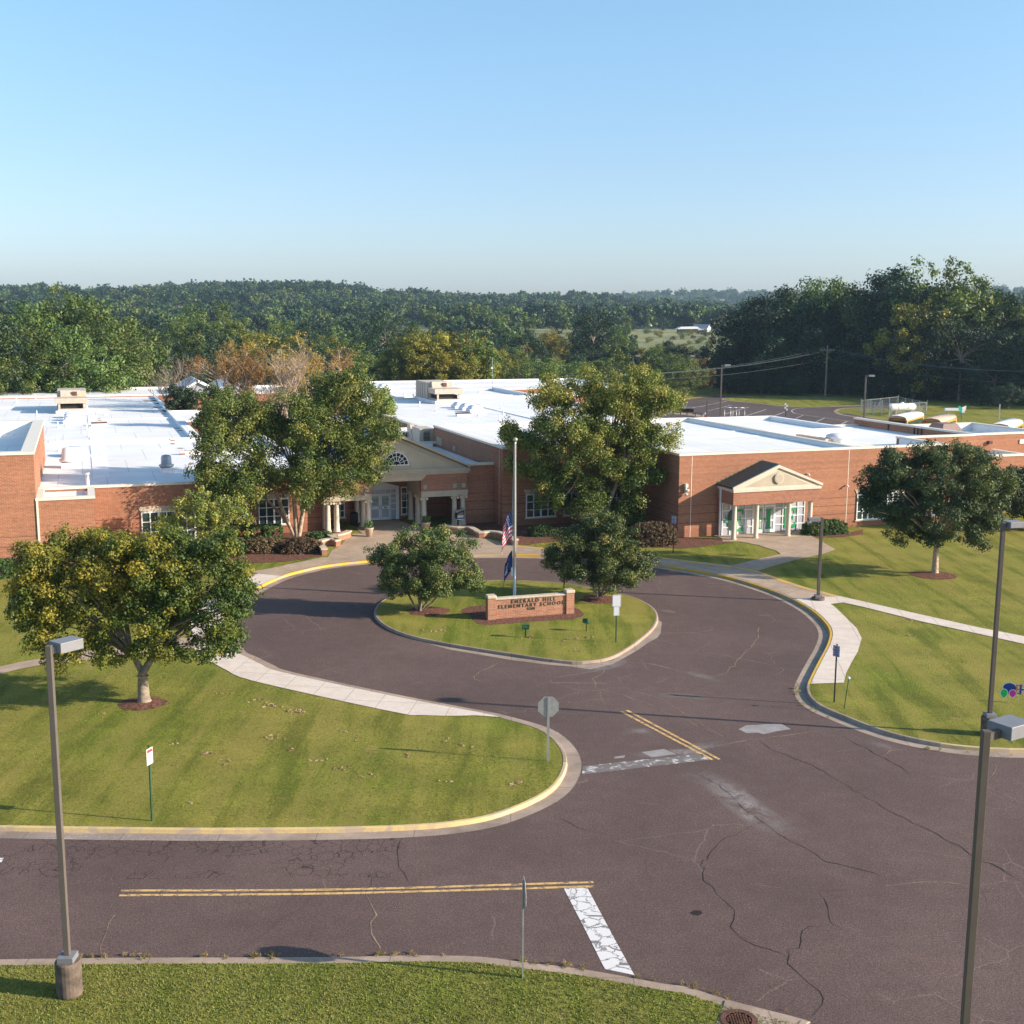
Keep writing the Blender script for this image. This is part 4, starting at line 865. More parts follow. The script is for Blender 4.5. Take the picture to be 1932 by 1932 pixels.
def dome(u, v, z, label, s=1.0, group=None):
    t = empty('skylight', W(u, v, z), YAW, label, 'skylight', group)
    MB().box(-.85*s, .85*s, -.85*s, .85*s, 0, .32).build('curb', M['roofwhite'], t)
    mb = MB(); n = 9
    for j in range(n+1):
        for i in range(n+1):
            x, y = -1+2*i/n, -1+2*j/n; mb.v.append((x*.82*s, y*.82*s, .33+.42*s*((1-x**4)*(1-y**4))**.6))
    for j in range(n):
        for i in range(n): k = j*(n+1)+i; mb.f.append((k, k+1, k+n+2, k+n+1)); mb.mi.append(0)
    mb.build('dome', M['dome'], t, True)
gl, gm = 'skylight domes on the left roof', 'skylight domes on the middle roof'
dome(-40.9, 57.6, 4.45, 'nearest of three skylight domes in front of the left rooftop unit', group=gl); dome(-40.9, 60.8, 4.45, 'middle one of three skylight domes before the left rooftop unit', group=gl); dome(-40.9, 64.2, 4.45, 'farthest of three skylight domes right under the left rooftop unit', group=gl)
dome(-40.4, 26.5, 4.45, 'single low skylight dome behind the round vent on the left roof', 1.1, gl)
dome(.85, 54.9, 5.3, 'farthest of three skylight domes before the middle rooftop unit', group=gm); dome(.9, 52.2, 5.3, 'middle one of three skylight domes before the middle rooftop unit', group=gm); dome(.85, 49.3, 5.3, 'nearest of three skylight domes before the middle rooftop unit', group=gm)
dome(.9, 91.4, 5.3, 'distant skylight dome on the far middle roof, left of the rooftop unit', group=gm)
def mush(u, v, z, label, s=1.0, m=None):
    t = empty('roof_fan', W(u, v, z), YAW, label, 'roof vent'); MB().box(-.45*s, .45*s, -.45*s, .45*s, 0, .35*s).build('curb', M['roofwhite'], t)
    MB().lathe([(.3*s,.35*s),(.55*s,.42*s),(.58*s,.55*s),(.4*s,.62*s),(.38*s,1.15*s),(.3*s,1.28*s),(.05,1.33*s)], n=16).build('cowl', m or M['dome'], t, True)
mush(-40.95, 18.9, 4.45, 'round white mushroom vent in front of the single skylight dome', 1.15); mush(-34.2, 14.2, 4.45, 'grey ribbed round vent near the front edge of the left roof', .95, M['steel'])
for u, v, z, l in ((-38.25, 53.4, 4.45, 'flat brown steel hatch beside the white walkway on the left roof'), (-2.1, 44.3, 5.3, 'flat brown steel hatch in front of the middle skylight domes')):
    t = empty('roof_hatch', W(u, v, z), YAW, l, 'roof hatch'); MB().box(-.75, .75, -.3, .3, 0, .25).build('curb', M['roofwhite'], t); MB().box(-.78, .78, -.33, .33, .252, .36).build('lid', M['rust'], t)
for u, v in ((17.5, 10.4), (17.5, 6.3)):
    pass
t = empty('exhaust_hood', W(19.3, 8.6, 5.45), YAW, 'low round exhaust hood on the sunken roof before the dark brick screen wall', 'roof vent'); MB().lathe([(.7,0),(.7,.35),(.9,.4),(.85,.65),(.4,.8)], n=18).build('cowl', M['dome'], t, True)
t = empty('duct_run', W(18.3, 10.4, 5.45), YAW, 'long low grey duct on the sunken roof of the right wing', 'duct'); MB().box(-.3, .3, -2.2, 2.2, .1, .4).build('duct', M['ltan'], t)
t = empty('roof_curb_cap', W(33.4, 12.4, 5.45), YAW, 'dark hipped metal cap standing on the far right roof', 'roof vent')
MB().box(-.9, .9, -.9, .9, 0, .35).build('base', M['bronze'], t); mb = MB(); mb.add([(-1.1,-1.1,.35),(1.1,-1.1,.35),(1.1,1.1,.35),(-1.1,1.1,.35),(-.75,-.75,.95),(.75,-.75,.95),(.75,.75,.95),(-.75,.75,.95)], [(3,2,1,0),(4,5,6,7),(0,1,5,4),(1,2,6,5),(2,3,7,6),(3,0,4,7)]); mb.build('cap', simple('brown_metal', (.2,.13,.11), .6), t)
pv = MB().lathe([(.16,0),(.16,.06),(.06,.1),(.06,.62),(.02,.62)], n=10)
PL = [(-42.2,52.5,4.45),(-39.45,49.3,4.45),(-39.35,41.8,4.45),(-42.1,37.2,4.45),(-41.8,30.4,4.45),(-38.5,26.7,4.45),(-37.4,66.8,4.45),(-45.6,95,4.45),(-47.7,90,4.45),(-44.6,67.5,4.45),
 (-.84,73.6,5.3),(-.5,70.5,5.3),(-3,58.3,5.3),(-3.1,51.2,5.3),(11.5,80.4,5.3),(4.6,58.8,5.3),(4.9,52.4,5.3),(2.6,45,5.3),(-.6,43.8,5.3),(-.3,37.8,5.3)]
first = None
for k, (u, v, z) in enumerate(PL):
    o = pv.build('vent_pipe', M['roofwhite'], None, True) if first is None else first.copy()
    if first is None: first = o
    else: COL.objects.link(o)
    o.location = W(u, v, z)
    side = 'left' if u < -20 else 'middle'
    T(o, 'thin white vent pipe standing on the %s white roof' % side, 'vent pipe', 'white vent pipes on the %s roof' % side)
t = empty('vent_stack', W(-39.7, 6.9, 4.45), 0, 'taller white pipe at the roof corner above the low brick block', 'vent pipe'); MB().lathe([(.2,0),(.2,.1),(.12,.12),(.12,.95),(.15,.95),(.15,1.05)], n=12).build('pipe', M['roofwhite'], t, True)
t = empty('roof_antenna', W(14.4, 83.5, 5.3), 0, 'slim mast with small gauge standing at the far courtyard corner', 'antenna'); MB().tube([(0,0,0),(0,0,4.6)], .035, 6).build('mast', M['steel'], t); MB().box(-.2, .1, -.1, .1, 3.0, 3.3).build('gauge', M['signwhite'], t)
# ================= LAMPS, SIGNS, FLAGPOLE, MONUMENT =================
def lamp(loc, h, az, label, pole='bronze', base=0.0, arm=.3, head=(.62,.42,.2), group=None, pw=.075, baser=.3):
    t = empty('street_lamp', loc, 0, label, 'street lamp', group)
    if base: MB().lathe([(baser,0),(baser*1.0,base-.03),(baser*.93,base)], n=22).build('concrete_base', simple('stained_concrete', (.12,.09,.07), .95, var=.45, scale=4, fine=.5), t, False)
    MB().box(-.19, .19, -.19, .19, base, base+.14).build('base_cover', M['greyhead'] if base else M[pole], t, bevel=.01)
    MB().box(-pw, pw, -pw, pw, base+.14, h).build('pole', M[pole], t, bevel=.012)
    d = Vector((math.cos(az), math.sin(az), 0))
    MB().obox(d*(pw+arm/2), az, arm/2, .05, h-.2, h-.05).build('arm', M[pole if pole == 'bronze' else 'greyhead'], t)
    c = d*(pw+arm+head[0]/2)
    hd = MB().obox(c, az, head[0]/2, head[1]/2, h-.2, h-.2+head[2]).build('lamp_head', M['greyhead'], t, bevel=.012)
    MB().obox(c, az, head[0]/2-.05, head[1]/2-.05, h-.215, h-.201).build('lens', M['dome'], hd)
    return t
lamp((-10.42,26.2,.07), 8.5, R(55), 'tall tan lamp pole on stained round concrete base in the near left lawn', 'tanpole', .85, .08, (.6,.45,.24), pw=.066)
rp = at('D', 1860, 1383, 8.75); rp.z = 0
lamp(rp, 8.8, R(32), 'dark lamp pole cut off by the bottom edge, nearest on the right', 'bronze', 0, .3, (.62,.5,.25), pw=.07)
lamp(at('B3',1748,1170,.1), 8.3, R(15), 'tall dark lamp pole behind the nearest one on the right lawn', 'bronze', .75, .05, (.6,.5,.22), pw=.075)
lamp(at('B3',870,472,.14), 4.7, R(183), 'short dark lamp pole on the sidewalk bend, head pointing left', 'bronze', .14, .05, (.65,.4,.2), baser=.38, pw=.08)
lamp((34.2,20.4,.0), 8.8, R(170), 'lamp pole standing out of frame right of the nearest dark pole', 'bronze')
for p, h, l in ((at('C5',325,895,.14), 8.1, 'far lamp pole at the near edge of the rear parking lot'), (at('D',1296,748,.14), 7.9, 'farthest thin lamp pole before the dark right woods edge'),
        (at('A4',778,375,.14), 6.7, 'far lamp pole standing beside the chain link enclosure'), (at('D',1193,748,.14), 7.9, 'distant lamp pole seen over the top of the right birch')):
    lamp(p, h, R(5), l, 'tanpole', 0, .3, (.9,.5,.28), pw=.11)
def octa(r): return [(r*math.cos(R(22.5+45*k)), r*math.sin(R(22.5+45*k))) for k in range(8)]
def stop_sign(loc, rz, label, h=2.35, ang=0):
    t = empty('stop_sign', loc, rz, label, 'stop sign')
    MB().box(-.035, .035, -.03, .0, 0, h).box(-.045,.045,-.034,-.028,0,h-.6).build('post', M['steel'], t)
    pts = [(x, z+h-.36) for x, z in octa(.4)]
    p = MB().prism(pts, .002, .012).build('sign_plate', M['steel'], t)
    MB().prism([(x, z+h-.36) for x, z in octa(.395)], .0125, .016).build('white_border', M['signwhite'], p)
    MB().prism([(x, z+h-.36) for x, z in octa(.37)], .0165, .019).build('red_face', M['signred'], p)
    text('STOP', .3, M['signwhite'], p, (0,.021,h-.37), (R(90),0,R(180)), 'lettering', .001, .006)
    return t
stop_sign(at('B5',1022,405,.14), R(2), 'stop sign seen from its grey back on the lawn nose', 2.37)
stop_sign(at('B5',902,1466,.07), R(-84), 'stop sign seen exactly edge-on in the near lawn', 2.55)
def board(loc, rz, label, cat, post, parts, h):
    t = empty('traffic_sign', loc, rz, label, cat)
    MB().box(-.028, .028, 0, .035, 0, h).build('post', post, t)
    for (w_, z0, z1, m, rows, hdr) in parts:
        o = MB().box(-w_/2, w_/2, -.012, -.001, z0, z1).build('sign_panel', m, t, bevel=.004)
        MB().box(-w_/2+.015, w_/2-.015, -.0135, -.0122, z0+.015, z0+.022).box(-w_/2+.015, w_/2-.015, -.0135, -.0122, z1-.022, z1-.015).box(-w_/2+.015, -w_/2+.022, -.0135, -.0122, z0+.022, z1-.022).box(w_/2-.022, w_/2-.015, -.0135, -.0122, z0+.022, z1-.022).build('border', M['signblue'] if hdr is None else M['signred'], o)
        if hdr: MB().box(-w_/2+.03, w_/2-.03, -.014, -.0123, z1-.14, z1-.04).build('header_band', M['signred'], o)
        for s, zz, sz in rows:
            text(s, sz, M['signblue'], o, (0,-.0155,zz), (R(90),0,0), 'lettering', .001, .003)
    return t
npf = lambda z: [('NO', z+.37, .1), ('PARKING', z+.27, .075), ('FIRE', z+.17, .09), ('LANE', z+.07, .09)]
board(at('B3',952,1000,.14), R(-48), 'no parking fire lane sign on black post at the end of the white sidewalk', 'road sign', M['black'], [(.32, 1.95, 2.42, M['signlav'], npf(1.96), None)], 2.48)
board(at('A3',1187,1338,.14), R(-38), 'no parking fire lane sign before the dark red hedge by the right wing', 'road sign', M['black'], [(.34, 2.0, 2.5, M['signlav'], npf(2.01), None)], 2.3)
board(at('B4',870,655,.14), R(72), 'white sign with red header on green post in the left lawn', 'road sign', M['green_post'], [(.32, 1.87, 2.4, M['signwhite'], [], True)], 2.5)
board(at('B2',1580,765,.13), R(4), 'two white sign panels stacked on one green post on the round island', 'road sign', M['green_post'], [(.42, 1.8, 2.38, M['signwhite'], [], None), (.29, 1.34, 1.8, M['signwhite'], [], None)], 2.36)
t = empty('marker_post', at('B3',1005,1032,.14), 0, 'short green stake with pale round cap near the fire lane sign', 'marker post'); MB().tube([(0,0,0),(.12,0,1.25)], .018, 6).build('stake', M['green_post'], t); MB().lathe([(.02,1.24),(.07,1.26),(.06,1.32),(.02,1.34)], (.12,0,0), 10).build('cap', M['dome'], t)
t = empty('marker_post', at('B2',1284,455,.13), 0, 'thin dark post at the back rim of the island beside the right tree', 'marker post'); MB().box(-.03,.03,-.03,.03,0,1.7).build('stake', M['black'], t)
t = empty('marker_post', at('C5',168,912,.14), 0, 'dark bare post beside the far lamp at the rear lot', 'marker post'); MB().box(-.08,.08,-.05,.05,0,2.8).build('stake', M['bronze'], t)
t = empty('marker_post', at('C4',1657,420,.13), 0, 'lone grey post standing in the far right field', 'marker post'); MB().box(-.09,.09,-.06,.06,0,2.4).build('stake', M['steel'], t)
# floodlights aimed at the monument
def flood(loc, rz, label, tilt):
    t = empty('flood_light', loc, 0, label, 'flood light'); MB().box(-.03,.03,-.02,.02,0,.42).build('post', M['rust'], t)
    hd = MB().tube([(-.17,0,0),(.17,0,0)], .115, 12).build('housing', M['green_post'], t, loc=(0,0,.52), rot=(0,tilt,rz)); MB().box(-.16,.16,.09,.16,-.09,.09).build('hood', M['green_post'], hd)
flood(at('C3',1163,1150,.13), R(4), 'green cylinder floodlight on a short post, left one of two', 0); flood(at('C3',1857,1080,.13), R(70), 'green tilted floodlight with peaked hood, right one of two', R(25))
# flagpole and flags
fp = at('C3',1038,700,.13)
t = empty('flagpole', fp, 0, 'tall silver flagpole behind the brick school sign', 'flagpole')
MB().lathe([(.16,0),(.16,.05),(.09,.08),(.088,2),(.075,5),(.05,8.75),(.05,8.85)], n=18).build('pole', M['alu'], t, True); MB().lathe([(.03,8.83),(.1,8.88),(.13,8.97),(.1,9.06),(.02,9.1)], n=14).build('finial', simple('gold_ball', (.5,.4,.25), .3, .6), t, True)
MB().box(-.2,-.09,-.04,.04,1.25,1.75).build('winch_box', M['signwhite'], t); MB().tube([(-.1,0,1.6),(-.16,-.02,3.5),(-.14,-.02,5.1),(-.06,0,8.8)], .008, 4).build('halyard', M['signwhite'], t)
def flag(loc, label, hoist, drop, wide, colour, mats, seed):
    nA, nB = 39, 44; mb = MB(); rr = random.Random(seed)
    for i in range(nA+1):
        for j in range(nB+1):
            a, b_ = i/nA, j/nB
            x = -.04-wide*(min(1, b_*1.5)**.8)*(1-.12*b_*b_)*(.8+.2*a)+.02*math.sin(b_*15+a*4)
            y = .10*math.sin(b_*13+a*5)*(b_**.5)+.04*math.sin(b_*25+a*9)*b_
            z = -hoist*a*(1-.12*b_)-drop*b_+.04*math.sin(b_*9)
            mb.v.append((x, y, z))
    for i in range(nA):
        for j in range(nB):
            k = i*(nB+1)+j; mb.f.append((k, k+nB+1, k+nB+2, k+1)); mb.mi.append(colour((i+.5)/nA, (j+.5)/nB, i, j))
    o = mb.build('flag', mats, None, True, loc=loc); return T(o, label, 'flag')
fr = simple('flag_red', (.6,.015,.03), .8, var=.05); fw = simple('flag_white', (.74,.72,.72), .8, var=.03); fb = simple('flag_blue', (.02,.035,.13), .8, var=.05); fsl = simple('flag_seal', (.5,.53,.58), .8, var=.2, scale=6)
def us(a, b_, i, j):
    if a < 7/13 and b_ < .42: return 1 if (i % 4 == 1 and j % 4 == (1 if (i//4) % 2 else 3)) else 2
    return 0 if int(a*13) % 2 == 0 else 1
def va(a, b_, i, j):
    d = math.hypot((a-.5)*1.0, (b_-.42)*1.5); return 3 if (.2 < d < .25 or (d < .17 and (i+j) % 3)) else (0 if b_ > .93 else 2)
flag(fp+Vector((-.09,0,5.05)), 'striped red and white flag with starry blue corner hanging limp at half height', 1.6, 1.3, .66, us, [fr,fw,fb,fsl], 1)
flag(fp+Vector((-.1,0,2.75)), 'dark blue flag with white round seal hanging below the striped flag', 1.2, 1.2, .52, va, [fr,fw,fb,fsl], 2)
# monument sign
m0, m1 = at('C3',735,955,.13), at('C3',1718,880,.13); dv = m1-m0; L = dv.length; mz = math.atan2(dv.y, dv.x)
t = empty('monument_sign', m0, mz, 'brick sign wall between two capped piers lettered with the school name', 'sign wall')
MB().box(0,.44,0,.44,0,1.12).box(L-.44,L,0,.44,0,1.12).build('pier', M['brick_sign'], t)
MB().box(.44,L-.44,.1,.36,0,1.02).build('wall', M['brick_sign'], t); MB().box(.441,L-.441,.04,.42,1.02,1.12).build('coping', M['stone'], t, bevel=.02)
for x in (-.04, L-.48): MB().box(x, x+.52, -.04, .48, 1.121, 1.3).build('pier_cap', M['stone'], t, bevel=.05)
lt = flat('dark_green_letters', (.035,.05,.03), .7)
text('EMERALD HILL', .27, lt, t, (L*.53, .085, .87), (R(90),0,0), 'lettering', .012, .003, spacing=1.5)
text('ELEMENTARY SCHOOL', .27, lt, t, (L*.505, .085, .63), (R(90),0,0), 'lettering', .012, .003, spacing=1.42); text('11245', .19, lt, t, (L*.5, .085, .43), (R(90),0,0), 'lettering', .012, .003)
# curved brick seat walls by the entrance
def seatwall(pts, label):
    P = smooth_line(Q('A2', pts, .55), step=.25); mb = MB(); A = offset(P, .17, z=.13); B = offset(P, -.17, z=.13)
    A2, B2 = [p+Vector((0,0,.36)) for p in A], [p+Vector((0,0,.36)) for p in B]
    mb.strip(B, B2); mb.strip(A2, A); mb.add([A[0],B[0],B2[0],A2[0]], [(0,1,2,3)]); mb.add([A[-1],B[-1],B2[-1],A2[-1]], [(3,2,1,0)])
    t = empty('seat_wall', (0,0,0), 0, label, 'brick wall'); mb.build('brick_wall', M['brick_sign'], t)
    mb = MB(); C = offset(P, .22, z=.49); Dd = offset(P, -.22, z=.49); C2, D2 = [p+Vector((0,0,.11)) for p in C], [p+Vector((0,0,.11)) for p in Dd]
    mb.strip(Dd, D2); mb.strip(C2, C); mb.strip(D2, C2); mb.strip(C, Dd); mb.add([C[0],Dd[0],D2[0],C2[0]], [(0,1,2,3)]); mb.add([C[-1],Dd[-1],D2[-1],C2[-1]], [(3,2,1,0)])
    mb.build('stone_cap', M['stone'], t)
seatwall([(507,1312),(485,1285),(464,1262),(500,1245),(560,1238),(606,1250)], 'curved low brick wall left of the plaza, nearer section with square end')
seatwall([(606,1244),(575,1226),(545,1208),(600,1208),(655,1194),(688,1178)], 'curved low brick wall section nearest the left portico columns')
seatwall([(1368,1138),(1440,1152),(1545,1152),(1590,1170),(1628,1190),(1700,1184),(1780,1194),(1840,1222),(1885,1245)], 'long stepped low brick wall right of the plaza, partly behind the flagpole')
def planter(loc, label, seed):
    t = empty('planter', loc, 0, label, 'planter'); MB().lathe([(.2,0),(.3,.5),(.34,.56),(.34,.64),(.28,.64),(.26,.58)], n=18).build('pot', simple('terracotta_pot', (.45,.34,.24), .85, var=.12), t, True); return t
PLT = [planter(at('A2',828,1220,.15), 'tan flower pot with leafy plant left of the plaza', 1), planter(at('A2',1240,1178,.15), 'tan flower pot with leafy plant right of the porch opening', 2)]
t = empty('book_box', at('A2',1482,1148,.15), R(18), 'little free book box with slanted roof on a wooden post', 'book box'); MB().box(-.07,.07,-.07,.07,0,.62).build('post', M['ltan'], t)
o = MB().prism([(-.3,.62),(.3,.62),(.3,1.3),(-.3,1.12)], -.2, .2).build('case', simple('navy_case', (.03,.03,.06), .5), t); MB().prism([(-.37,1.1),(.37,1.32),(.37,1.36),(-.37,1.14)], -.28, .28).build('roof', M['ltan'], t)
MB().box(-.24,.24,-.215,-.201,.7,.88).build('notice', M['signwhite'], o); mb = MB(); 
for k in range(6): mb.box(-.22+k*.075, -.16+k*.075, -.21, -.201, .9, 1.02+.02*k)
mb.build('books', simple('book_spines', (.3,.22,.16), .7, var=.6, scale=12), o); MB().box(-.22,.22,-.19,-.1,.53,.61).build('sign', M['signwhite'], t)
t = empty('trash_can', at('C1',388,1180,.15), 0, 'black square bin between the left porch columns', 'trash can'); MB().box(-.28,.28,-.28,.28,0,.85).build('body', M['black'], t, bevel=.03); MB().lathe([(.3,.851),(.3,.9),(.15,1.0)], n=12).build('lid', M['black'], t)
# balloon yard sign
bo = at('D',1885,1324,.13); t = empty('yard_sign', bo, R(-14), 'balloon cut-outs with big coloured letters staked in the right lawn', 'yard sign')
def ell(cx, cz, rx, rz, tip=.0, n=24):
    pts = []
    for k in range(n):
        a = 2*math.pi*k/n; z = math.sin(a); pts.append((cx+rx*math.cos(a)*(1 if z > 0 else 1-.45*z*z), cz+rz*z*(1 if z > 0 else 1.25)))
    return pts
s = .00088
for nm, cx, cz, rx, rz, c, yy in (('balloon',870,830,285,235,(.01,.05,.28),.03),('balloon',640,1090,150,185,(.01,.5,.12),0),('balloon',1020,1070,145,155,(.7,.03,.35),.0)):
    x, z = (cx-450)*s, (1400-cz)*s+.12
    o = MB().prism(ell(x, z, (rx+30)*s, (rz+30)*s), yy, yy+.008).build('balloon', M['signwhite'], t); MB().prism(ell(x, z, rx*s, rz*s), yy-.006, yy-.001).build('balloon_face', flat('balloon_colour', c, .4), o)
for ch, px, c in (('E',1265,(.75,.2,.05)),('H',1520,(.03,.06,.3)),('E',1790,(.02,.05,.05))):
    for off, m_, yy in ((.03, M['signwhite'], .04), (.006, flat('letter_colour', c, .5), .03)):
        text(ch, .58, m_, t, ((px-450)*s, yy, .56), (R(90),0,0), 'lettering', .003, off)
for x in (.15,.4,.75,1.0,1.2): MB().tube([(x,.05,0),(x,.05,.5)], .006, 4).build('stake', M['steel'], t)
# ---- rear lot objects ----
by = simple('bus_yellow', (.62,.3,.03), .4, var=.05, spec=.5)
def bus(c, ax, label, roofm, group):
    t = empty('school_bus', c, ax, label, 'school bus', group)
    cs = [(-1.2,.55),(1.2,.55),(1.22,2.4),(1.1,2.72),(.8,2.9),(0,3.0),(-.8,2.9),(-1.1,2.72),(-1.22,2.4)]
    MB().prism([(p[0], p[1]) for p in cs[:2]]+[(1.22,2.5),(-1.22,2.5)], 0, 9).build('body', by, t)
    MB().prism([(1.23,2.5),(1.12,2.8),(.85,2.98),(0,3.1),(-.85,2.98),(-1.12,2.8),(-1.23,2.5)], -.02, 9.02).build('roof', roofm, t, True)
    MB().box(-1.05,1.05,-.04,-.021,1.5,2.45).build('windshield', M['glass'], t); MB().prism([(-1.1,2.5),(1.1,2.5),(.95,2.82),(-.95,2.82)], -.05,-.021).build('front_cap', by, t)
    MB().box(-1.0,-.6,-.06,-.051,2.52,2.72).box(.6,1.0,-.06,-.051,2.52,2.72).build('warning_light', M['signred'], t)
    text('SCHOOL BUS', .2, M['black'], t, (0,-.055,2.64), (R(90),0,0), 'lettering', .003, .004)
    MB().prism([(-1.05,.5),(1.05,.5),(1.0,1.45),(-1.0,1.45)], -1.3, -.03).build('hood', by, t, bevel=.08)
    MB().box(-.6,.6,-1.33,-1.301,.7,1.2).build('grille', M['black'], t)
    for sx in (-1,1): MB().box(sx*1.225-.004, sx*1.225+.004, .6, 8.4, 1.55, 2.3).build('window', M['glass'], t); MB().box(sx*1.5-.1, sx*1.5+.1, -.4,-.3,1.6,2.0).build('mirror', M['black'], t)
    for sx in (-1.0,1.0):
        for yy in (-.6, 6.3): MB().tube([(sx-.14,yy,.48),(sx+.14,yy,.48)], .48, 16).build('wheel', M['black'], t)
    return t
ba = math.atan2(-1.25, 2.0)
g0 = 'school buses parked behind the right end of the school'
bus((49.5,154.4,.14), ba, 'yellow school bus with clean white roof, leftmost of the parked buses', M['roofwhite'], g0)
bus((52.5,150.5,.14), ba, 'yellow school bus with dusty tan roof, middle one of the parked buses', simple('tan_bus_roof', (.56,.42,.3), .6, var=.1), g0)
bus((58.3,143.5,.14), ba, 'school bus at the far right of which only a pale rounded roof shows', M['roofwhite'], g0)
fc = [Vector(p) for p in ((57.3,197.8,.13),(66.5,207.5,.13),(66.8,193.9,.13),(59.8,190.9,.13))]
t = empty('chain_link_fence', (0,0,0), 0, 'chain link enclosure round the white tank beyond the buses', 'fence')
posts = MB()
for i in range(4):
    a, b_ = fc[i], fc[(i+1) % 4]; n = 4
    for k in range(n):
        p = a.lerp(b_, k/n); MB().tube([p, p+Vector((0,0,2.0 if k else 2.3))], .045, 6).build('post', M['steel'], t)
    mb = MB(); mb.tube([a+Vector((0,0,1.95)), b_+Vector((0,0,1.95))], .03, 5)
    mb.build('rail', M['steel'], t); mb = MB(); dd = (b_-a); Lf = dd.length; dn = dd.normalized(); nn = int(Lf/.3)
    for k in range(nn):
        p = a+dn*(k*.3)
        for s_ in (1,-1):
            q0 = p+Vector((0,0,.05)) if s_ > 0 else p+Vector((0,0,1.93)); q1 = p+dn*min(1.88, Lf-k*.3)+Vector((0,0,1.93)) if s_ > 0 else p+dn*min(1.88, Lf-k*.3)+Vector((0,0,.05)); mb.tube([q0, q1], .009, 3, False)
    mb.build('wire_mesh', M['steel'], t)
MB().tube([fc[3]+Vector((-2.0,1.9,.05)), fc[3]+Vector((-.8,2.0,2.3))], .06, 6).tube([fc[3]+Vector((-.6,2,0)), fc[3]+Vector((-.6,2,2.3))], .1, 6).build('brace', M['steel'], t)
t = empty('propane_tank', (63.2,195.2,.13), math.atan2(2.1,4.7), 'long white gas tank inside the chain link enclosure', 'tank')
mb = MB().tube([(-2.75,0,1.1),(-2.6,0,1.1),(-2.3,0,1.1),(2.3,0,1.1),(2.6,0,1.1),(2.75,0,1.1)], [.15,.45,.62,.62,.45,.15], 20); mb.build('vessel', M['white'], t, True); MB().lathe([(.3,1.68),(.3,1.85),(.2,1.92)], n=12).build('dome', M['white'], t)
MB().box(-1.7,-1.4,-.5,.5,0,.7).build('saddle', M['kerbgrey'], t); MB().box(1.4,1.7,-.5,.5,0,.7).build('saddle', M['kerbgrey'], t)
t = empty('field_bench', at('C4',1168,372,.13), R(2), 'white backless bench on legs in the far right field', 'bench'); MB().box(-1.6,1.6,-.25,.25,.75,1.15).build('seat', M['white'], t)
for x in (-1.2,1.1): MB().box(x,x+.15,-.2,.2,0,.75).build('leg', M['steel'], t)
t = empty('field_banner', at('C4',1246,440,.13), R(5), 'teal and white bow-shaped banner on a thin post in the far field', 'banner'); MB().tube([(0,0,0),(0,0,2.3)], .04, 6).build('post', M['bronze'], t)
MB().prism([(-.6,2.4),(0,2.15),(0,1.3),(-.35,1.45),(-.55,1.9)], -.05,-.02).build('banner_wing', flat('teal_cloth', (.02,.42,.3), .8), t); MB().prism([(.02,2.15),(.65,2.4),(.6,1.85),(.4,1.3),(.02,1.35)], -.05,-.02).build('banner_wing', M['white'], t)
t = empty('park_bench', at('A3',1285,345,.146), R(-18), 'black slatted bench on the sidewalk by the rear parking lot', 'bench'); MB().box(-1.1,1.1,.0,.5,.42,.48).build('seat', M['black'], t); MB().box(-1.1,1.1,-.06,0,.5,1.0).build('backrest', M['black'], t)
for x in (-1.05,0,1.0): MB().box(x,x+.06,-.02,.5,0,.42).build('leg', M['black'], t)
t = empty('picnic_table', at('A3',1310,352,.146)+Vector((1.2,-.5,0)), R(-18), 'dark small low table right beside the black bench', 'table'); MB().box(-.6,.6,-.3,.3,.5,.56).build('top', M['black'], t)
for x in (-.5,.45): MB().box(x,x+.06,-.25,.25,0,.5).build('leg', M['black'], t)
t = empty('fire_hydrant', at('A3',1418,372,.146), 0, 'red and white fire hydrant at the rear lot corner', 'hydrant'); MB().lathe([(.2,0),(.2,.06),(.13,.1),(.13,.7)], n=12).build('barrel', M['signred'], t, True); MB().lathe([(.17,.7),(.16,.85),(.05,.98)], n=12).tube([(-.3,0,.6),(.3,0,.6)], .09, 8).build('bonnet', M['signwhite'], t, True)
t = empty('hydrant_flag', at('C5',1072,890,.146), 0, 'checkered post standing at the edge of the rear lot behind the roof', 'marker post'); MB().box(-.04,.04,-.04,.04,0,1.9).build('post', M['black'], t)
for k in range(4): MB().box(-.25 if k % 2 else 0, 0 if k % 2 else .25, -.06,-.041,1.0+k*.28,1.28+k*.28).build('checker', M['signwhite'], t)
gr = 'bike racks at the near edge of the rear lot'
for k, x in enumerate((400, 470, 535)):
    o = MB().tube([(-.7,0,0),(-.7,0,1.2),(-.6,0,1.5),(.6,0,1.5),(.7,0,1.2),(.7,0,0)], .05, 6).build('bike_rack', M['steel'], None, True, loc=at('C5',x+20,893+k*1,.14), rot=(0,0,R(15)))
    T(o, ('leftmost','middle','rightmost')[k]+' of three steel hoop bike racks in the rear lot', 'bike rack', gr)
t = empty('patio_umbrella', (19.6,184.5,.13), 0, 'teal patio umbrella glimpsed through the right birch', 'umbrella'); MB().tube([(0,0,0),(0,0,3.2)], .04, 6).build('pole', M['steel'], t); MB().lathe([(2.2,2.4),(1.3,2.85),(.1,3.25)], n=10).build('canopy', flat('teal_canopy', (.02,.42,.42), .7), t)
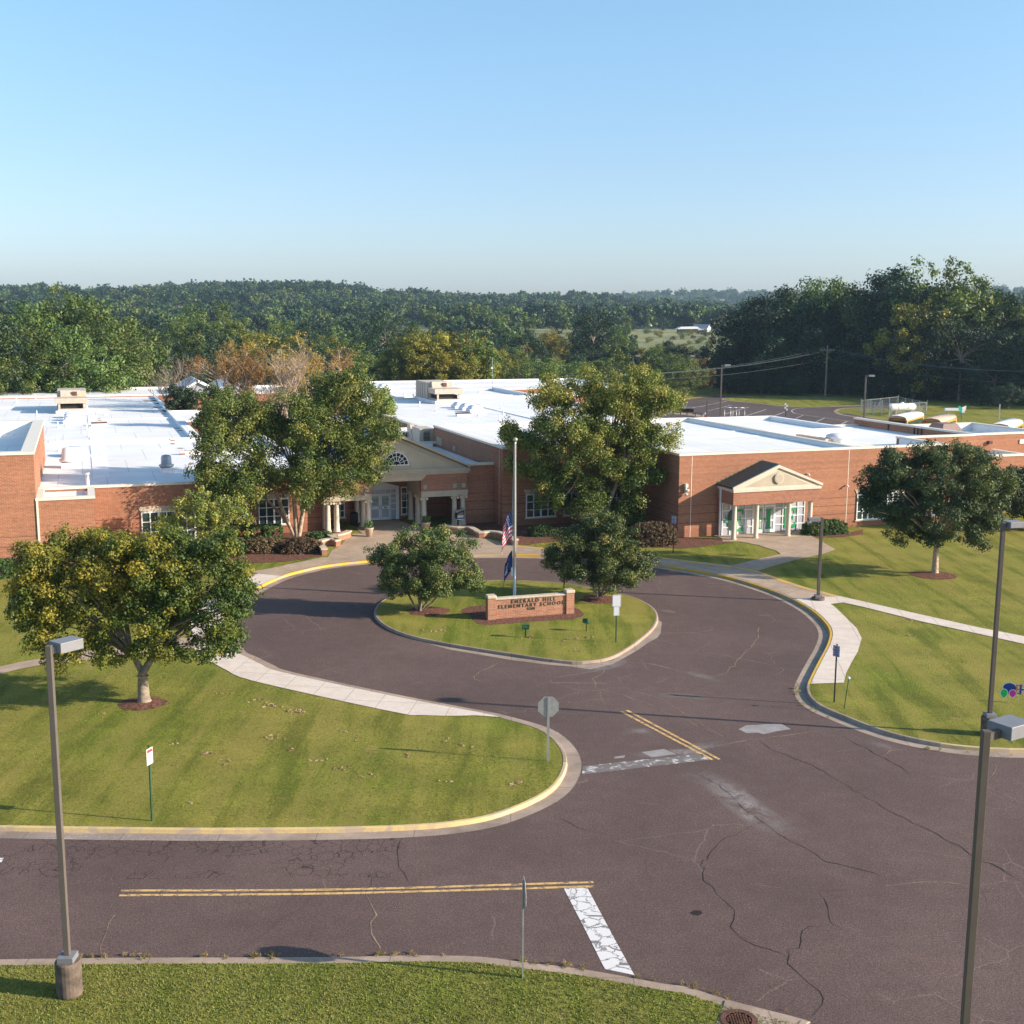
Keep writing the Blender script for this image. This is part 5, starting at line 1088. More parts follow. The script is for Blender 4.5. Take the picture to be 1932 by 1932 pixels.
# utility poles and wires
up_ = at('C5',1522,655,.13)
def upole(loc, h, label, lean=0):
    t = empty('utility_pole', loc, 0, label, 'utility pole'); MB().tube([(0,0,0),(lean,0,h)], [.2,.13], 8).build('pole', M['bark'], t)
    MB().box(lean-1.4,lean+1.4,-.08,.08,h-1.0,h-.82).tube([(lean+.1,0,h-1.7),(lean+1.0,0,h-.95)], .05, 5).build('crossarm', M['bark'], t)
    for x in (-1.3,-.6,.6,1.3): MB().lathe([(.06,0),(.07,.12),(.03,.25)], (lean+x,0,h-.82), 8).build('insulator', M['steel'], t)
    MB().box(lean-.2,lean+.2,-.1,.1,h-2.6,h-2.45).build('bracket', M['steel'], t); return t
upole(up_, 9.9, 'wooden utility pole with crossarm before the right woods', 0)
rp2 = Vector((88,168,.13)); upole(rp2, 9.4, 'utility pole just outside the right edge')
rm = Vector((8.0,178,5.8)); t = empty('service_mast', rm, 0, 'thin service mast on the far roof behind the right birch', 'mast'); MB().tube([(0,0,0),(0,0,1.3)], .05, 6).build('pole', M['steel'], t)
wm = flat('wire_grey', (.09,.11,.12), .5)
for k, (dx, dz) in enumerate(((-1.3,9.2),(.6,9.2),(1.3,9.2),(.2,7.4))):
    for nm, e, ez, sag in (('left', rm, 1.2 if k < 3 else .6, 1.4), ('right', rp2, 8.7 if k < 3 else 6.9, 1.9)):
        a = up_+Vector((dx, 0, dz)); b_ = e+Vector((dx*.3, 0, ez)); pts = [a.lerp(b_, s_/20)-Vector((0,0,4*sag*(s_/20)*(1-s_/20))) for s_ in range(21)]
        o = MB().tube(pts, .02, 4).build('power_line', wm)
        hs = ('leftmost of the three upper wires', 'middle one of the three upper wires', 'rightmost of the three upper wires', 'lowest wire')[k]
        T(o, '%s running %s from the wooden utility pole' % (hs, nm), 'power line', None if k == 3 else 'upper wires to the '+nm)
# farmhouse on the far meadow
def farh(loc, rz, sc, label):
    t = empty('farmhouse', loc, rz, label, 'house')
    MB().prism([(-3*sc,-1),(3*sc,-1),(3*sc,3.6*sc),(0,5.8*sc),(-3*sc,3.6*sc)], 0, 11*sc).build('wall', M['white'], t)
    MB().prism([(-3.5*sc,3.3*sc),(0,5.9*sc),(3.5*sc,3.3*sc),(3.5*sc,3.55*sc),(0,6.2*sc),(-3.5*sc,3.55*sc)], -.4*sc, 11.4*sc).build('roof', simple('blue_grey_tin', (.25,.3,.36), .4, .3, var=.1), t)
    MB().box(-1.7*sc,-.8*sc,-.05,-.01,1*sc,2.4*sc).build('window', M['glass'], t); MB().box(.8*sc,1.7*sc,-.05,-.01,1*sc,2.4*sc).build('window', M['glass'], t)
    MB().box(-3.02*sc,-2.99*sc,3*sc,4.2*sc,1*sc,2.4*sc).build('window', M['glass'], t)
    MB().add([(-3*sc,1*sc,2.9*sc),(-3*sc,11*sc,2.9*sc),(-7*sc,11*sc,2.2*sc),(-7*sc,1*sc,2.2*sc)], [(0,1,2,3)]).build('porch_roof', M['roofwhite'], t)
    return t
hp = ray_at(1338, 612, 620); hp.z = hterr(hp.x, hp.y)
farh((hp.x, hp.y, hp.z), R(58), .72, 'small white farmhouse with blue tin roof on the distant meadow')
bp = ray_at(1300, 611, 612); t = empty('open_shed', (bp.x, bp.y, hterr(bp.x, bp.y)), R(5), 'long low open shed beside the distant white farmhouse', 'shed')
MB().prism([(-6,1.9),(6,2.1),(4,3.2),(-4,3.0)], 0, 6).build('roof', M['roofwhite'], t); MB().box(-5,5,1,5,-.5,1.9).build('wall', M['bronze'], t)
bp = ray_at(1235, 596, 760); farh((bp.x, bp.y, hterr(bp.x, bp.y)+1), R(30), .9, 'tiny pale house half hidden in trees left of the farmhouse')
# ================= VEGETATION =================
def leaf_mesh(name, C, per, leaf, seed, mat, flatz=.8, outward=.75, aspect=.6, up=.3):
    """C: array of clumps (x,y,z,radius,tint); a cloud of leaf-sized diamonds round each clump centre"""
    rg = np.random.default_rng(seed); C = np.asarray(C, float); n = len(C)
    cnt = np.maximum(4, (per*(C[:,3]/C[:,3].mean())**2*rg.uniform(.6,1.35,n)).astype(int)); idx_ = np.repeat(np.arange(n), cnt); m = len(idx_)
    d = rg.normal(size=(m,3)); d /= np.linalg.norm(d, axis=1)[:,None]
    r = C[idx_,3]*rg.uniform(0,1,m)**.42*rg.uniform(.8,1.12,m)
    c = C[idx_,:3]+d*r[:,None]*np.array([1,1,flatz])
    nn = d*outward+rg.normal(size=(m,3))*.4+np.array([0,0,up]); nn /= np.linalg.norm(nn, axis=1)[:,None]
    t = np.cross(nn, rg.normal(size=(m,3))); t /= np.linalg.norm(t, axis=1)[:,None]; b_ = np.cross(nn, t)
    L = leaf*rg.uniform(.6,1.3,m); t *= (L*.5)[:,None]; b_ *= (L*.5*aspect)[:,None]
    v = np.stack([c-t, c+b_*1.0+t*.1, c+t, c-b_+t*.1], 1).reshape(-1,3)
    me = bpy.data.meshes.new(name); me.vertices.add(4*m); me.vertices.foreach_set('co', v.ravel()); me.loops.add(4*m)
    me.loops.foreach_set('vertex_index', np.arange(4*m)); me.polygons.add(m); me.polygons.foreach_set('loop_start', np.arange(m)*4)
    me.update(calc_edges=True)
    at_ = me.attributes.new('tint', 'FLOAT', 'FACE'); at_.data.foreach_set('value', np.clip(C[idx_,4]+rg.normal(size=m)*.07, 0, 1).astype(np.float32))
    me.materials.append(mat); return me
def clumps(lobes, n, cr, seed, inner=.55, tint=.45, tv=.16, tfn=None, noise=True):
    rg = random.Random(seed); out = []; wts = [(l[3]*l[4]*l[5])**(2/3)*(l[6] if len(l) > 6 else 1) for l in lobes]; tries = 0
    while len(out) < n and tries < n*30:
        tries += 1; l = rg.choices(lobes, wts)[0]
        d = Vector((rg.gauss(0,1), rg.gauss(0,1), rg.gauss(0,1))).normalized(); r = rg.uniform(inner, 1.0) if rg.random() > .12 else rg.uniform(1.0, 1.2)
        p = Vector((l[0]+d.x*l[3]*r, l[1]+d.y*l[4]*r, l[2]+d.z*l[5]*r))
        if noise and math.sin(p.x*1.9/cr*.6+seed)+math.sin(p.y*1.7/cr*.6+2*seed)+math.sin(p.z*2.3/cr*.6+seed*.7) < -1.1: continue
        deep = any(((p.x-k[0])/k[3])**2+((p.y-k[1])/k[4])**2+((p.z-k[2])/k[5])**2 < .3 for k in lobes if k is not l)
        if deep and rg.random() < .8: continue
        if p.z < cr*.5: continue
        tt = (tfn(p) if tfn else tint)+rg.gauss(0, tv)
        out.append((p.x, p.y, p.z, cr*rg.uniform(.6, 1.25), tt))
    return out
def limbs(C, base, fork, r0, n, seed, stems=None, side=7):
    rg = random.Random(seed); mb = MB(); stems = stems or [(base, fork, r0)]
    for b0, f0, rr in stems:
        b0, f0 = Vector(b0), Vector(f0); mid = b0.lerp(f0, .5)+Vector((rg.uniform(-.1,.1), rg.uniform(-.1,.1), 0))*(f0-b0).length*.3
        mb.tube([b0-Vector((0,0,.1)), b0+Vector((0,0,.12)), b0.lerp(mid,.5), mid, f0], [rr*1.6, rr*1.12, rr*.97, rr*.9, rr*.72], side+2)
    sel = rg.sample(C, min(n, len(C)))
    for c in sel:
        e = Vector(c[:3]); st = min(stems, key=lambda s_: (Vector(s_[1])-e).length+rg.uniform(0,.5)); f0 = Vector(st[1]); rr = st[2]
        L = (e-f0).length
        if L < .3: continue
        k = f0.lerp(e, .45)+Vector((0,0,-.08*L if e.z < f0.z+1 else .1*L))+Vector((rg.uniform(-1,1), rg.uniform(-1,1), 0))*L*.06
        mb.tube([f0-Vector((0,0,.1)), f0.lerp(k,.55), k, k.lerp(e,.5), e], [rr*.5, rr*.38, rr*.26, rr*.15, rr*.05+.006], 5, False)
    return mb
def lobesD(base, L, squash=.9):
    """crown lobes read off the photo (px) -> metres round the trunk base"""
    out = []
    for l in L:
        cx, cy, rx, ry = l[:4]; dy = l[4] if len(l) > 4 else 0.0
        d = cR*((cx-966)/FPX)-cU*((cy-966)/FPX)+cF; t = (base.y+dy)/d.y; P = Vector((d.x*t, d.y*t, CAMH+d.z*t))-base
        s = t/FPX*(1.0); rxm, rym = rx*s, ry*s*1.0
        out.append((P.x, P.y, P.z, rxm, max(rxm, rym)*squash, rym)+((l[5],) if len(l) > 5 else ()))
    return out
def plant(kind, base, C, per, leaf, mat, seed, label, cat='tree', group=None, trunk=None, bark='bark', **kw):
    t = empty(kind, base, 0, label, cat, group)
    o = bpy.data.objects.new('crown' if cat == 'tree' else 'foliage', leaf_mesh('crown', C, per, leaf, seed, mat, **kw)); COL.objects.link(o); o.parent = t
    if trunk: trunk.build('trunk', M[bark], t, True)
    return t
g1 = leafmat('maple_leaves', [(0,(0.037,0.066,0.012)),(.35,(0.094,0.121,0.017)),(.7,(0.243,0.200,0.027)),(1,(0.358,0.264,0.037))], .25)
g2 = leafmat('birch_leaves', [(0,(0.056,0.113,0.022)),(.5,(0.159,0.224,0.045)),(1,(0.392,0.374,0.084))], .25)
g3 = leafmat('island_leaves', [(0,(0.043,0.076,0.021)),(.5,(0.114,0.152,0.040)),(1,(0.289,0.259,0.076))], .18)
g4 = leafmat('zelkova_leaves', [(0,(0.024,0.044,0.016)),(.5,(0.076,0.096,0.027)),(1,(0.200,0.192,0.064))], .16)
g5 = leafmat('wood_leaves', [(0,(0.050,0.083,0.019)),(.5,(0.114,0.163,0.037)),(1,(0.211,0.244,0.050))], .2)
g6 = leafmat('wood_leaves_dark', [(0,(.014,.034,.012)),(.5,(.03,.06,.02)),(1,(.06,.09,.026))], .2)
g12 = leafmat('wood_leaves_shaded', [(0,(.012,.03,.014)),(.5,(.026,.055,.024)),(1,(.05,.08,.03))], .15)  # shade over the right woods is put into these darker leaf colours
g7 = leafmat('wood_leaves_yellow', [(0,(0.098,0.114,0.022)),(.5,(0.244,0.227,0.033)),(1,(0.423,0.325,0.049))], .3)
g8 = leafmat('autumn_leaves', [(0,(0.156,0.088,0.020)),(.5,(0.293,0.167,0.029)),(1,(0.411,0.254,0.048))], .25)
g9 = leafmat('hedge_leaves', [(0,(0.030,0.068,0.021)),(.5,(0.068,0.128,0.033)),(1,(0.135,0.195,0.053))], .15)
g10 = leafmat('red_hedge_leaves', [(0,(0.058,0.039,0.023)),(.5,(0.130,0.085,0.046)),(1,(0.208,0.156,0.065))], .15)
g11 = leafmat('brown_leaves', [(0,(.08,.05,.02)),(.5,(.15,.1,.035)),(1,(.22,.15,.05))], .25)

# T1 yellowing maple
b1 = at('D',272,1326,.13)
lb = lobesD(b1, [(85,1065,55,48,0),(150,1025,60,32,.8),(412,1045,52,48,.3),(446,1110,36,48,0),(60,1130,45,48,0),(120,1120,92,80,0),(190,1075,90,70,.6),(265,1075,95,75,0),(345,1090,95,85,.4),(400,1130,72,95,0),(330,1190,95,62,-.6),(230,1195,85,52,-.8),(130,1195,85,55,-.3),(80,1155,60,60,.3),(420,1190,45,48,.2),(300,1030,80,40,1.0),(180,1040,60,40,1.6),(370,1050,60,40,.9),(70,1080,45,40,0)])
C = clumps(lb, 720, .46, 11, .5, tfn=lambda p: .43-.06*p.x if p.x > -2.6 else .54)
plant('maple_tree', b1, C, 160, .125, g1, 1, 'large yellowing maple with pale trunk in the left lawn behind the tall lamp', trunk=limbs(C, (0,0,0), (.05,.1,1.7), .24, 46, 3, stems=[((0,0,0),(.0,0,1.35),.25),((.0,0,1.25),(.5,.1,2.1),.16),((0,0,1.25),(-.45,.2,2.0),.14)]), bark='bark')
# T3 left river birch, several stems
b3 = at('A2',300,1238,.15)
lb = lobesD(b3, [(640,750,72,52),(690,815,58,70),(600,845,85,75,-1.5),(560,790,60,48,-2),(560,915,46,48,-3),(632,905,46,36,-1),(430,790,56,50,-3),(412,862,48,60,-4.5),(450,918,56,42,-4),(500,872,50,55,-3),(480,785,45,35,-2),(690,880,36,34),(660,712,38,22),(390,895,30,32,-4),(735,800,22,40)], 1.05)
C = clumps(lb, 900, .62, 5, .4, tint=.42, tv=.2)
zt = [( -1.6,0,4.2,.12),(-.1,.2,5.0,.14),(1.3,-.1,4.6,.13),(-2.6,.3,3.4,.1)]
plant('river_birch', b3, C, 135, .165, g2, 2, 'broad multi-stemmed birch with peeling trunks left of the entrance porch', trunk=limbs(C, (0,0,0), (0,0,4), .2, 70, 4, stems=[((.1*k,0,0),(x,y,z),r*1.25) for k,(x,y,z,r) in enumerate(zt)]), bark='bark_pale', flatz=1.0)
# T3b small conical tree beyond the gable
bb = at('D',735,1000,0); bb = Vector((bb.x*1.22, bb.y*1.22, .1))
bb = W(-14.5, 32, 4.3) if False else W(-26.0, 45, .1)
pt = ray_at(728, 830, 128); bb = Vector((pt.x, pt.y, .1))
C = clumps(lobesD(bb, [(728,800,30,42),(722,760,20,28),(745,835,30,30),(715,840,25,25)]), 150, .6, 8, .4, tint=.5)
plant('courtyard_tree', bb, C, 90, .26, g2, 9, 'small pointed tree rising behind the gable right of the left birch', trunk=limbs(C, (0,0,0), (0,0,4), .14, 10, 4))
# T4 right river birch
b4 = W(-4.6, 3.2, .15)
lb = lobesD(b4, [(1080,815,70,60,-1),(1165,800,82,62,1),(1222,825,52,46,0),(1085,745,50,40,1),(1160,735,56,36,0),(1040,770,42,55),(1105,765,52,58),(1195,755,66,54),(1240,745,48,42),(1258,800,36,36),(1130,850,80,66),(1050,862,58,58),(1205,870,56,56),(1045,925,44,40),(1110,935,58,42),(1170,930,50,44),(1192,965,28,26),(962,812,18,20,0,3),(990,838,30,20,0,5),(985,872,30,24,0,4),(972,830,14,12,0,4),(1030,722,26,22),(1215,712,42,18),(1098,712,34,18)])
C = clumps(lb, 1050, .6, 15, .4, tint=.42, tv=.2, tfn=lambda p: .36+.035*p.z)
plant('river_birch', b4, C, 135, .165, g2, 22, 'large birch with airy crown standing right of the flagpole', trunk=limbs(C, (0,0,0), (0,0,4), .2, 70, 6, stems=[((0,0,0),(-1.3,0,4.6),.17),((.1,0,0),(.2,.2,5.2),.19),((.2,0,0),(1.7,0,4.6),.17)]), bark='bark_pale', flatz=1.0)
# island trees
b5 = at('B2',465,588,.13)
C = clumps(lobesD(b5, [(785,1105,52,26,-.6),(835,1092,48,30,-.8),(745,1098,36,24,-.3),(720,1062,36,30),(765,1048,64,46),(825,1038,62,38),(738,1078,44,30),(862,1080,50,32),(888,1098,34,20),(798,1088,58,34),(906,1078,17,12,0,.6),(790,1012,44,16),(845,1020,34,20)]), 430, .38, 31, .35, tint=.45, tv=.2)
plant('island_tree', b5, C, 150, .11, g3, 31, 'low multi-stemmed tree on the left side of the round island', trunk=limbs(C, (0,0,0), (0,0,1), .07, 34, 7, stems=[((-.15,0,0),(-.9,.1,1.5),.06),((0,.1,0),(-.2,.1,1.7),.07),((.1,0,0),(.75,-.1,1.5),.06),((.2,0,0),(1.5,0,1.4),.05),((0,-.1,0),(.3,-.2,1.7),.06)]))
b6 = at('B2',1490,508,.13)
C = clumps(lobesD(b6, [(1110,1078,46,26,-.6),(1160,1085,50,26,-.6),(1098,1022,54,42),(1148,1020,58,46),(1068,1058,40,28),(1200,1062,42,28),(1140,1066,68,30),(1132,988,38,18),(1226,1082,16,14,0,.6),(1042,1048,20,16)]), 440, .38, 32, .35, tint=.4, tv=.2)
plant('island_tree', b6, C, 150, .11, g3, 32, 'dense rounder tree on the right side of the round island', trunk=limbs(C, (0,0,0), (0,0,1), .07, 34, 8, stems=[((-.15,0,0),(-.7,.1,1.5),.07),((0,.1,0),(-.2,.1,1.8),.08),((.1,0,0),(.45,-.1,1.7),.08),((.15,0,0),(1.1,0,1.5),.06)]))
# zelkova
b7 = at('C6',1272,526,.13)
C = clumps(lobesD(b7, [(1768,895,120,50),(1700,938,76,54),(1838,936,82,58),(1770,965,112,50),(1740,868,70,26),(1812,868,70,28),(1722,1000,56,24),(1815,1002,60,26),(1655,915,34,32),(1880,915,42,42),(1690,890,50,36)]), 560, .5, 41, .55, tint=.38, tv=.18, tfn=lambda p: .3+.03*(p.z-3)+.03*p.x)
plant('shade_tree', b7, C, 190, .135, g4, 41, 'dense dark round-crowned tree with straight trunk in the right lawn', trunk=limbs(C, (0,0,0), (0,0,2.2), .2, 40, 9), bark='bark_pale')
b8 = ray_at(1945, 985, 97); b8.z = .13
C = clumps(lobesD(b8, [(1905,925,42,48),(1950,935,50,50),(1990,915,50,55)]), 260, .6, 43, .5, tint=.4)
plant('shade_tree', b8, C, 100, .2, g4, 43, 'dark tree cut by the right edge, behind the round lawn tree', trunk=limbs(C, (0,0,0), (0,0,2), .2, 16, 9))
b2 = ray_at(392, 1010, 79); b2.z = .13
C = clumps(lobesD(b2, [(385,958,60,30),(330,985,34,20),(432,972,42,32),(362,935,32,16),(400,1000,60,22)]), 190, .42, 51, .3, tint=.72, tv=.15)
plant('thin_tree', b2, C, 62, .15, g2, 51, 'thin yellow-green small tree in front of the left windows', trunk=limbs(C, (0,0,0), (0,0,2), .09, 40, 9))
pt = ray_at(410, 800, 126); bc = Vector((pt.x, pt.y, .1))
C = clumps(lobesD(bc, [(408,765,34,36),(430,800,36,40),(392,800,30,34),(415,840,36,30)]), 170, .7, 53, .4, tint=.4)
plant('courtyard_tree', bc, C, 90, .28, g5, 53, 'leafy green tree in the courtyard just left of the left birch top', trunk=limbs(C, (0,0,0), (0,0,4), .14, 10, 4))
pt = ray_at(342, 760, 146); bc = Vector((pt.x, pt.y, .1))
C = clumps(lobesD(bc, [(330,742,18,13),(350,748,24,14),(342,770,34,20)]), 90, .6, 54, .3, tint=.3)
plant('courtyard_shrub', bc, C, 90, .26, g6, 54, 'dark evergreen shrub peeping over the left courtyard parapet', 'shrub')
# ---- bare and orange courtyard trees ----
def grow(mb, tips, p, d, L, r, depth, rg, spread=.5):
    n = 3; pts = [p]; rr = [r]
    for i in range(n):
        d = (d+Vector((rg.gauss(0,.07), rg.gauss(0,.07), rg.gauss(.09,.05)))).normalized(); p = p+d*(L/n); pts.append(p); rr.append(r*(1-.35*(i+1)/n))
    mb.tube(pts, rr, 5 if depth > 2 else 3, False)
    if depth <= 2: tips += pts[1:]
    if depth == 0: return
    for k in range(rg.choice((3,3,4)) if depth > 1 else 3):
        a = Vector((rg.gauss(0,1), rg.gauss(0,1), rg.gauss(.1,.5))).normalized(); nd = (d+a*spread*rg.uniform(.7,1.4)).normalized()
        q = pts[rg.choice((1,2,3,3))]; grow(mb, tips, q, nd, L*rg.uniform(.6,.8), r*.55, depth-1, rg, spread)
def sparse_tree(px, ytop, dist, label, seed, mat=None, per=0, bark='bark_bare', depth=5, wid=.55, cat='tree', kind='bare_tree'):
    pt = ray_at(px, ytop, dist); base = Vector((pt.x, pt.y, .1)); H = pt.z; rg = random.Random(seed); mb = MB(); tips = []
    grow(mb, tips, Vector((0,0,-.2)), Vector((0,0,1)), H*.3, H*.017, depth, rg, wid)
    zm = max(t.z for t in tips); s = H/zm; q = 1.5*s; mb.v = [(x*q, y*q, z*s) for x, y, z in mb.v]
    t = empty(kind, base, 0, label, cat); mb.build('trunk', M[bark], t)
    if mat:
        C = [(p.x*q, p.y*q, p.z*s, .42, rg.uniform(.2,.9)) for p in tips if p.z*s > H*.36]
        C = rg.sample(C, min(len(C), int(per*1.3))); o = bpy.data.objects.new('crown', leaf_mesh('crown', C, 13, .2, seed, mat)); COL.objects.link(o); o.parent = t
sparse_tree(335, 668, 152, 'leafless twiggy tree at the left courtyard corner', 75, depth=6)
sparse_tree(435, 650, 152, 'orange-leaved courtyard tree between the two bare ones', 62, g8, 500, kind='autumn_tree')
sparse_tree(468, 642, 160, 'narrower orange tree close behind the wider orange courtyard tree', 66, g8, 300, kind='autumn_tree')
sparse_tree(530, 650, 148, 'mostly bare brown tree left of the tallest orange courtyard tree', 77, g8, 60, depth=6)
sparse_tree(590, 622, 156, 'tallest orange courtyard tree with half-bare branches', 65, g8, 560, kind='autumn_tree', wid=.6)
sparse_tree(628, 655, 160, 'small orange tree at the right end of the courtyard group', 67, g8, 300, kind='autumn_tree', wid=.6)
# ---- hedges and shrubs ----
def hedge(loc, rz, sx, sy, sz, mat, seed, label, cat='hedge', group=None, leaf=.09, box=False, n=None):
    rg = random.Random(seed); C = []; n = n or int(150*(sx*sy+sx*sz+sy*sz)); 
    for _ in range(n):
        if box:
            f = rg.choice('xyztt'); x, y, z = rg.uniform(-1,1), rg.uniform(-1,1), rg.uniform(0,1)
            if f == 'x': x = rg.choice((-1,1))
            elif f == 'y': y = rg.choice((-1,1))
            else: z = 1
            p = (x*sx, y*sy, z*sz)
        else:
            d = Vector((rg.gauss(0,1), rg.gauss(0,1), abs(rg.gauss(0,1)))).normalized(); r = rg.uniform(.75,1.0)
            q = 3.2; nr = (abs(d.x)**q+abs(d.y)**q+abs(d.z)**q)**(1/q); d = d/nr*r; p = (d.x*sx, d.y*sy, d.z*sz)
        C.append((p[0], p[1], max(.08, p[2]), .13*rg.uniform(.7,1.3), rg.uniform(.2,.8)))
    t = empty('hedge' if cat == 'hedge' else 'shrub', loc, rz, label, cat, group)
    o = bpy.data.objects.new('foliage', leaf_mesh('foliage', C, 34, leaf, seed, mat)); COL.objects.link(o); o.parent = t
    mb = MB()
    for _ in range(14): mb.tube([(rg.uniform(-.4,.4)*sx, rg.uniform(-.4,.4)*sy, 0), (rg.uniform(-.8,.8)*sx, rg.uniform(-.7,.7)*sy, rg.uniform(.5,.8)*sz)], .02, 4)
    mb.build('branches', M['bark'], t)
    return t
hedge(at('C2',1690,1140,.13)+dep*.6, YAW, 1.9, .8, 1.05, g9, 71, 'green leafy hedge right of the side entrance portico')
hedge(at('A3',1075,1290,.13)+dep*.9, YAW, 1.75, 1.3, 1.5, g10, 72, 'big reddish brown hedge at the dark corner of the right wing')
hedge(at('A3',262,1222,.13)+dep*.5, YAW, 1.0, .7, .75, g9, 73, 'small rounded green shrub under the shaded windows', 'shrub')
for k, (x, y, sx, nm) in enumerate(((350,1345,1.45,'nearest the curved seat wall'),(80,1345,1.4,'middle of the row below the birch'),(-170,1340,1.3,'left end of the row, half behind the yellow maple'))):
    hedge(at('A2',x,y,.15)+dep*.6, YAW, sx, .7, .95, g10, 80+k, 'clipped reddish hedge, '+nm, group='reddish hedges below the left birch')
for k, (x, y, nm) in enumerate(((35,1235,'second from the birch trunk'),(140,1230,'closest to the birch trunk'),(-130,1235,'farthest left from the birch trunk'))):
    hedge(at('A2',x,y+15,.15)+dep*.5, YAW, .75 if k != 1 else .6, .6, .9, g9, 90+k, 'boxy green shrub by the wall, '+nm, 'shrub', 'boxy green shrubs by the left wall', box=True)
hedge(at('A2',480,1245,.15), 0, 1.1, .7, .55, g9, 95, 'low bright green shrub beside the curved seat wall', 'shrub', leaf=.11)
hedge(at('A1',100,1390,.13)+dep*.8, YAW, 2.1, 1.1, 1.6, g9, 96, 'large dark green hedge at the left edge before the tall brick block')
hedge(at('A1',420,1370,.13)+dep*.8, YAW, 2.6, .9, 1.2, g9, 97, 'dark green hedge behind the maple before the low brick block')
hedge(at('B1',20,470,.13), YAW, .9, .7, 1.1, g9, 98, 'dark shrub at the far left edge beside the maple crown', 'shrub')
for p, s in zip(PLT, (5,6)):
    C = [(random.uniform(-.25,.25), random.uniform(-.25,.25), random.uniform(.7,1.05), .16, random.uniform(.3,.9)) for _ in range(26)]
    o = bpy.data.objects.new('foliage', leaf_mesh('foliage', C, 26, .1, s, g9)); COL.objects.link(o); o.parent = p
# ---- woodland prototypes and copies ----
def proto(kind, H, Wd, mat, seed, leaf=.42, n=130, per=78, shape='round', bark='bark'):
    rg = random.Random(seed); lobes = []
    for k in range(13):
        z = rg.uniform(.22, .9); rr = {'round': math.sin(math.pi*min(1, z*.62+.2))**.8, 'tall': .5+.5*math.sin(math.pi*min(1, z*.8+.15)), 'cone': 1.1-z}[shape]
        a = rg.uniform(0, 6.28); off = rr*Wd*.55*rg.uniform(.3, 1)
        sz = Wd*rg.uniform(.3,.48)*max(.45, rr); lobes.append((off*math.cos(a), off*math.sin(a), z*H*.92, sz, sz, sz*rg.uniform(.7,1.1)))
    lobes.append((0,0,H*.86,Wd*.28,Wd*.28,H*.13)); lobes.append((0,0,H*.55,Wd*.5,Wd*.5,H*.3))
    C = clumps(lobes, n, Wd*.11+.25, seed, .5, tint=.45, tv=.2)
    mx = max(c[2]+c[3] for c in C); C = [(c[0],c[1],c[2]*H/mx,c[3],c[4]) for c in C]
    me = leaf_mesh(kind, C, per, leaf, seed, mat); mb = limbs(C, (0,0,0), (0,0,H*.5), H*.016, 14, seed, side=4)
    t = bpy.data.meshes.new(kind+'_trunk'); t.from_pydata(mb.v, [], mb.f); t.materials.append(M[bark]); return me, t, H
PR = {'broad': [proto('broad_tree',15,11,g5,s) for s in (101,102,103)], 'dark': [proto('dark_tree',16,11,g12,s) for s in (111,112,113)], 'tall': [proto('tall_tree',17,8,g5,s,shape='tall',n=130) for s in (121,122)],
      'yellow': [proto('yellow_tree',15,8.5,g7,s,shape='tall') for s in (131,132)], 'cone': [proto('pointed_tree',14,8,g6,s,shape='cone') for s in (141,142)], 'brown': [proto('brown_tree',13,8,g11,s) for s in (151,)]}
NAMES = {'broad':'broad_tree','dark':'dark_tree','tall':'tall_tree','yellow':'yellow_tree','cone':'pointed_tree','brown':'brown_tree'}
LOOK = {'broad':'broad green tree','dark':'heavy dark tree','tall':'narrow green tree','yellow':'yellowing upright tree','cone':'dark pointed tree','brown':'small brownish tree'}
rt = random.Random(99)
MARK = [(-999,20,'at the left frame edge'),(20,100,'left of the left rooftop unit'),(100,165,'right above the left rooftop unit'),(165,250,'between the left rooftop unit and the bare tree'),(250,330,'behind the bare courtyard tree'),
 (330,400,'between the bare tree and the orange trees'),(400,480,'behind the wider orange tree'),(480,560,'behind the half-bare brown tree'),(560,640,'behind the tallest orange tree'),(640,720,'above the left birch crown'),(720,790,'between the left birch and the middle rooftop unit'),
 (790,870,'above the middle rooftop unit'),(870,945,'left of the roof mast'),(945,1010,'right of the roof mast'),(1010,1080,'over the left part of the right birch'),(1080,1150,'over the middle of the right birch'),(1150,1230,'over the right part of the right birch'),(1230,1320,'at the far lamp right of the birch'),
 (1320,1400,'between the birch and the rear lot'),(1400,1480,'left of the utility pole'),(1480,1550,'close left of the utility pole'),(1550,1620,'close right of the utility pole'),(1620,1690,'above the lamp by the fence'),(1690,1760,'above the gas tank'),(1760,1830,'above the parked buses'),(1830,1890,'above the teal banner'),(1890,9999,'at the right frame edge')]
def wood(kind, px, ytop, dist, region, label=None, wid=1.0):
    if not label:
        region = region+'|'+next(m[2] for m in MARK if m[0] <= px < m[1])+(', tall' if ytop < 620 else ', mid-high' if ytop < 655 else ', low')
    pt = ray_at(px, ytop, dist); gz = hterr(pt.x, pt.y) if dist > 300 else 0.0
    me, tk, H = PR[kind][rt.randrange(len(PR[kind]))]; h = max(5, pt.z-gz); s = h/H
    rg_, _, pl = region.partition('|')
    t = empty(NAMES[kind], (pt.x, pt.y, gz-.2), rt.uniform(0, 6.28), label or '%s %s' % (LOOK[kind], pl), 'tree', None if label else 'trees '+rg_)
    t.scale = (s**.75*wid*rt.uniform(.9,1.12), s**.75*wid*rt.uniform(.9,1.12), s)
    o = bpy.data.objects.new('crown', me); COL.objects.link(o); o.parent = t; o = bpy.data.objects.new('trunk', tk); COL.objects.link(o); o.parent = t
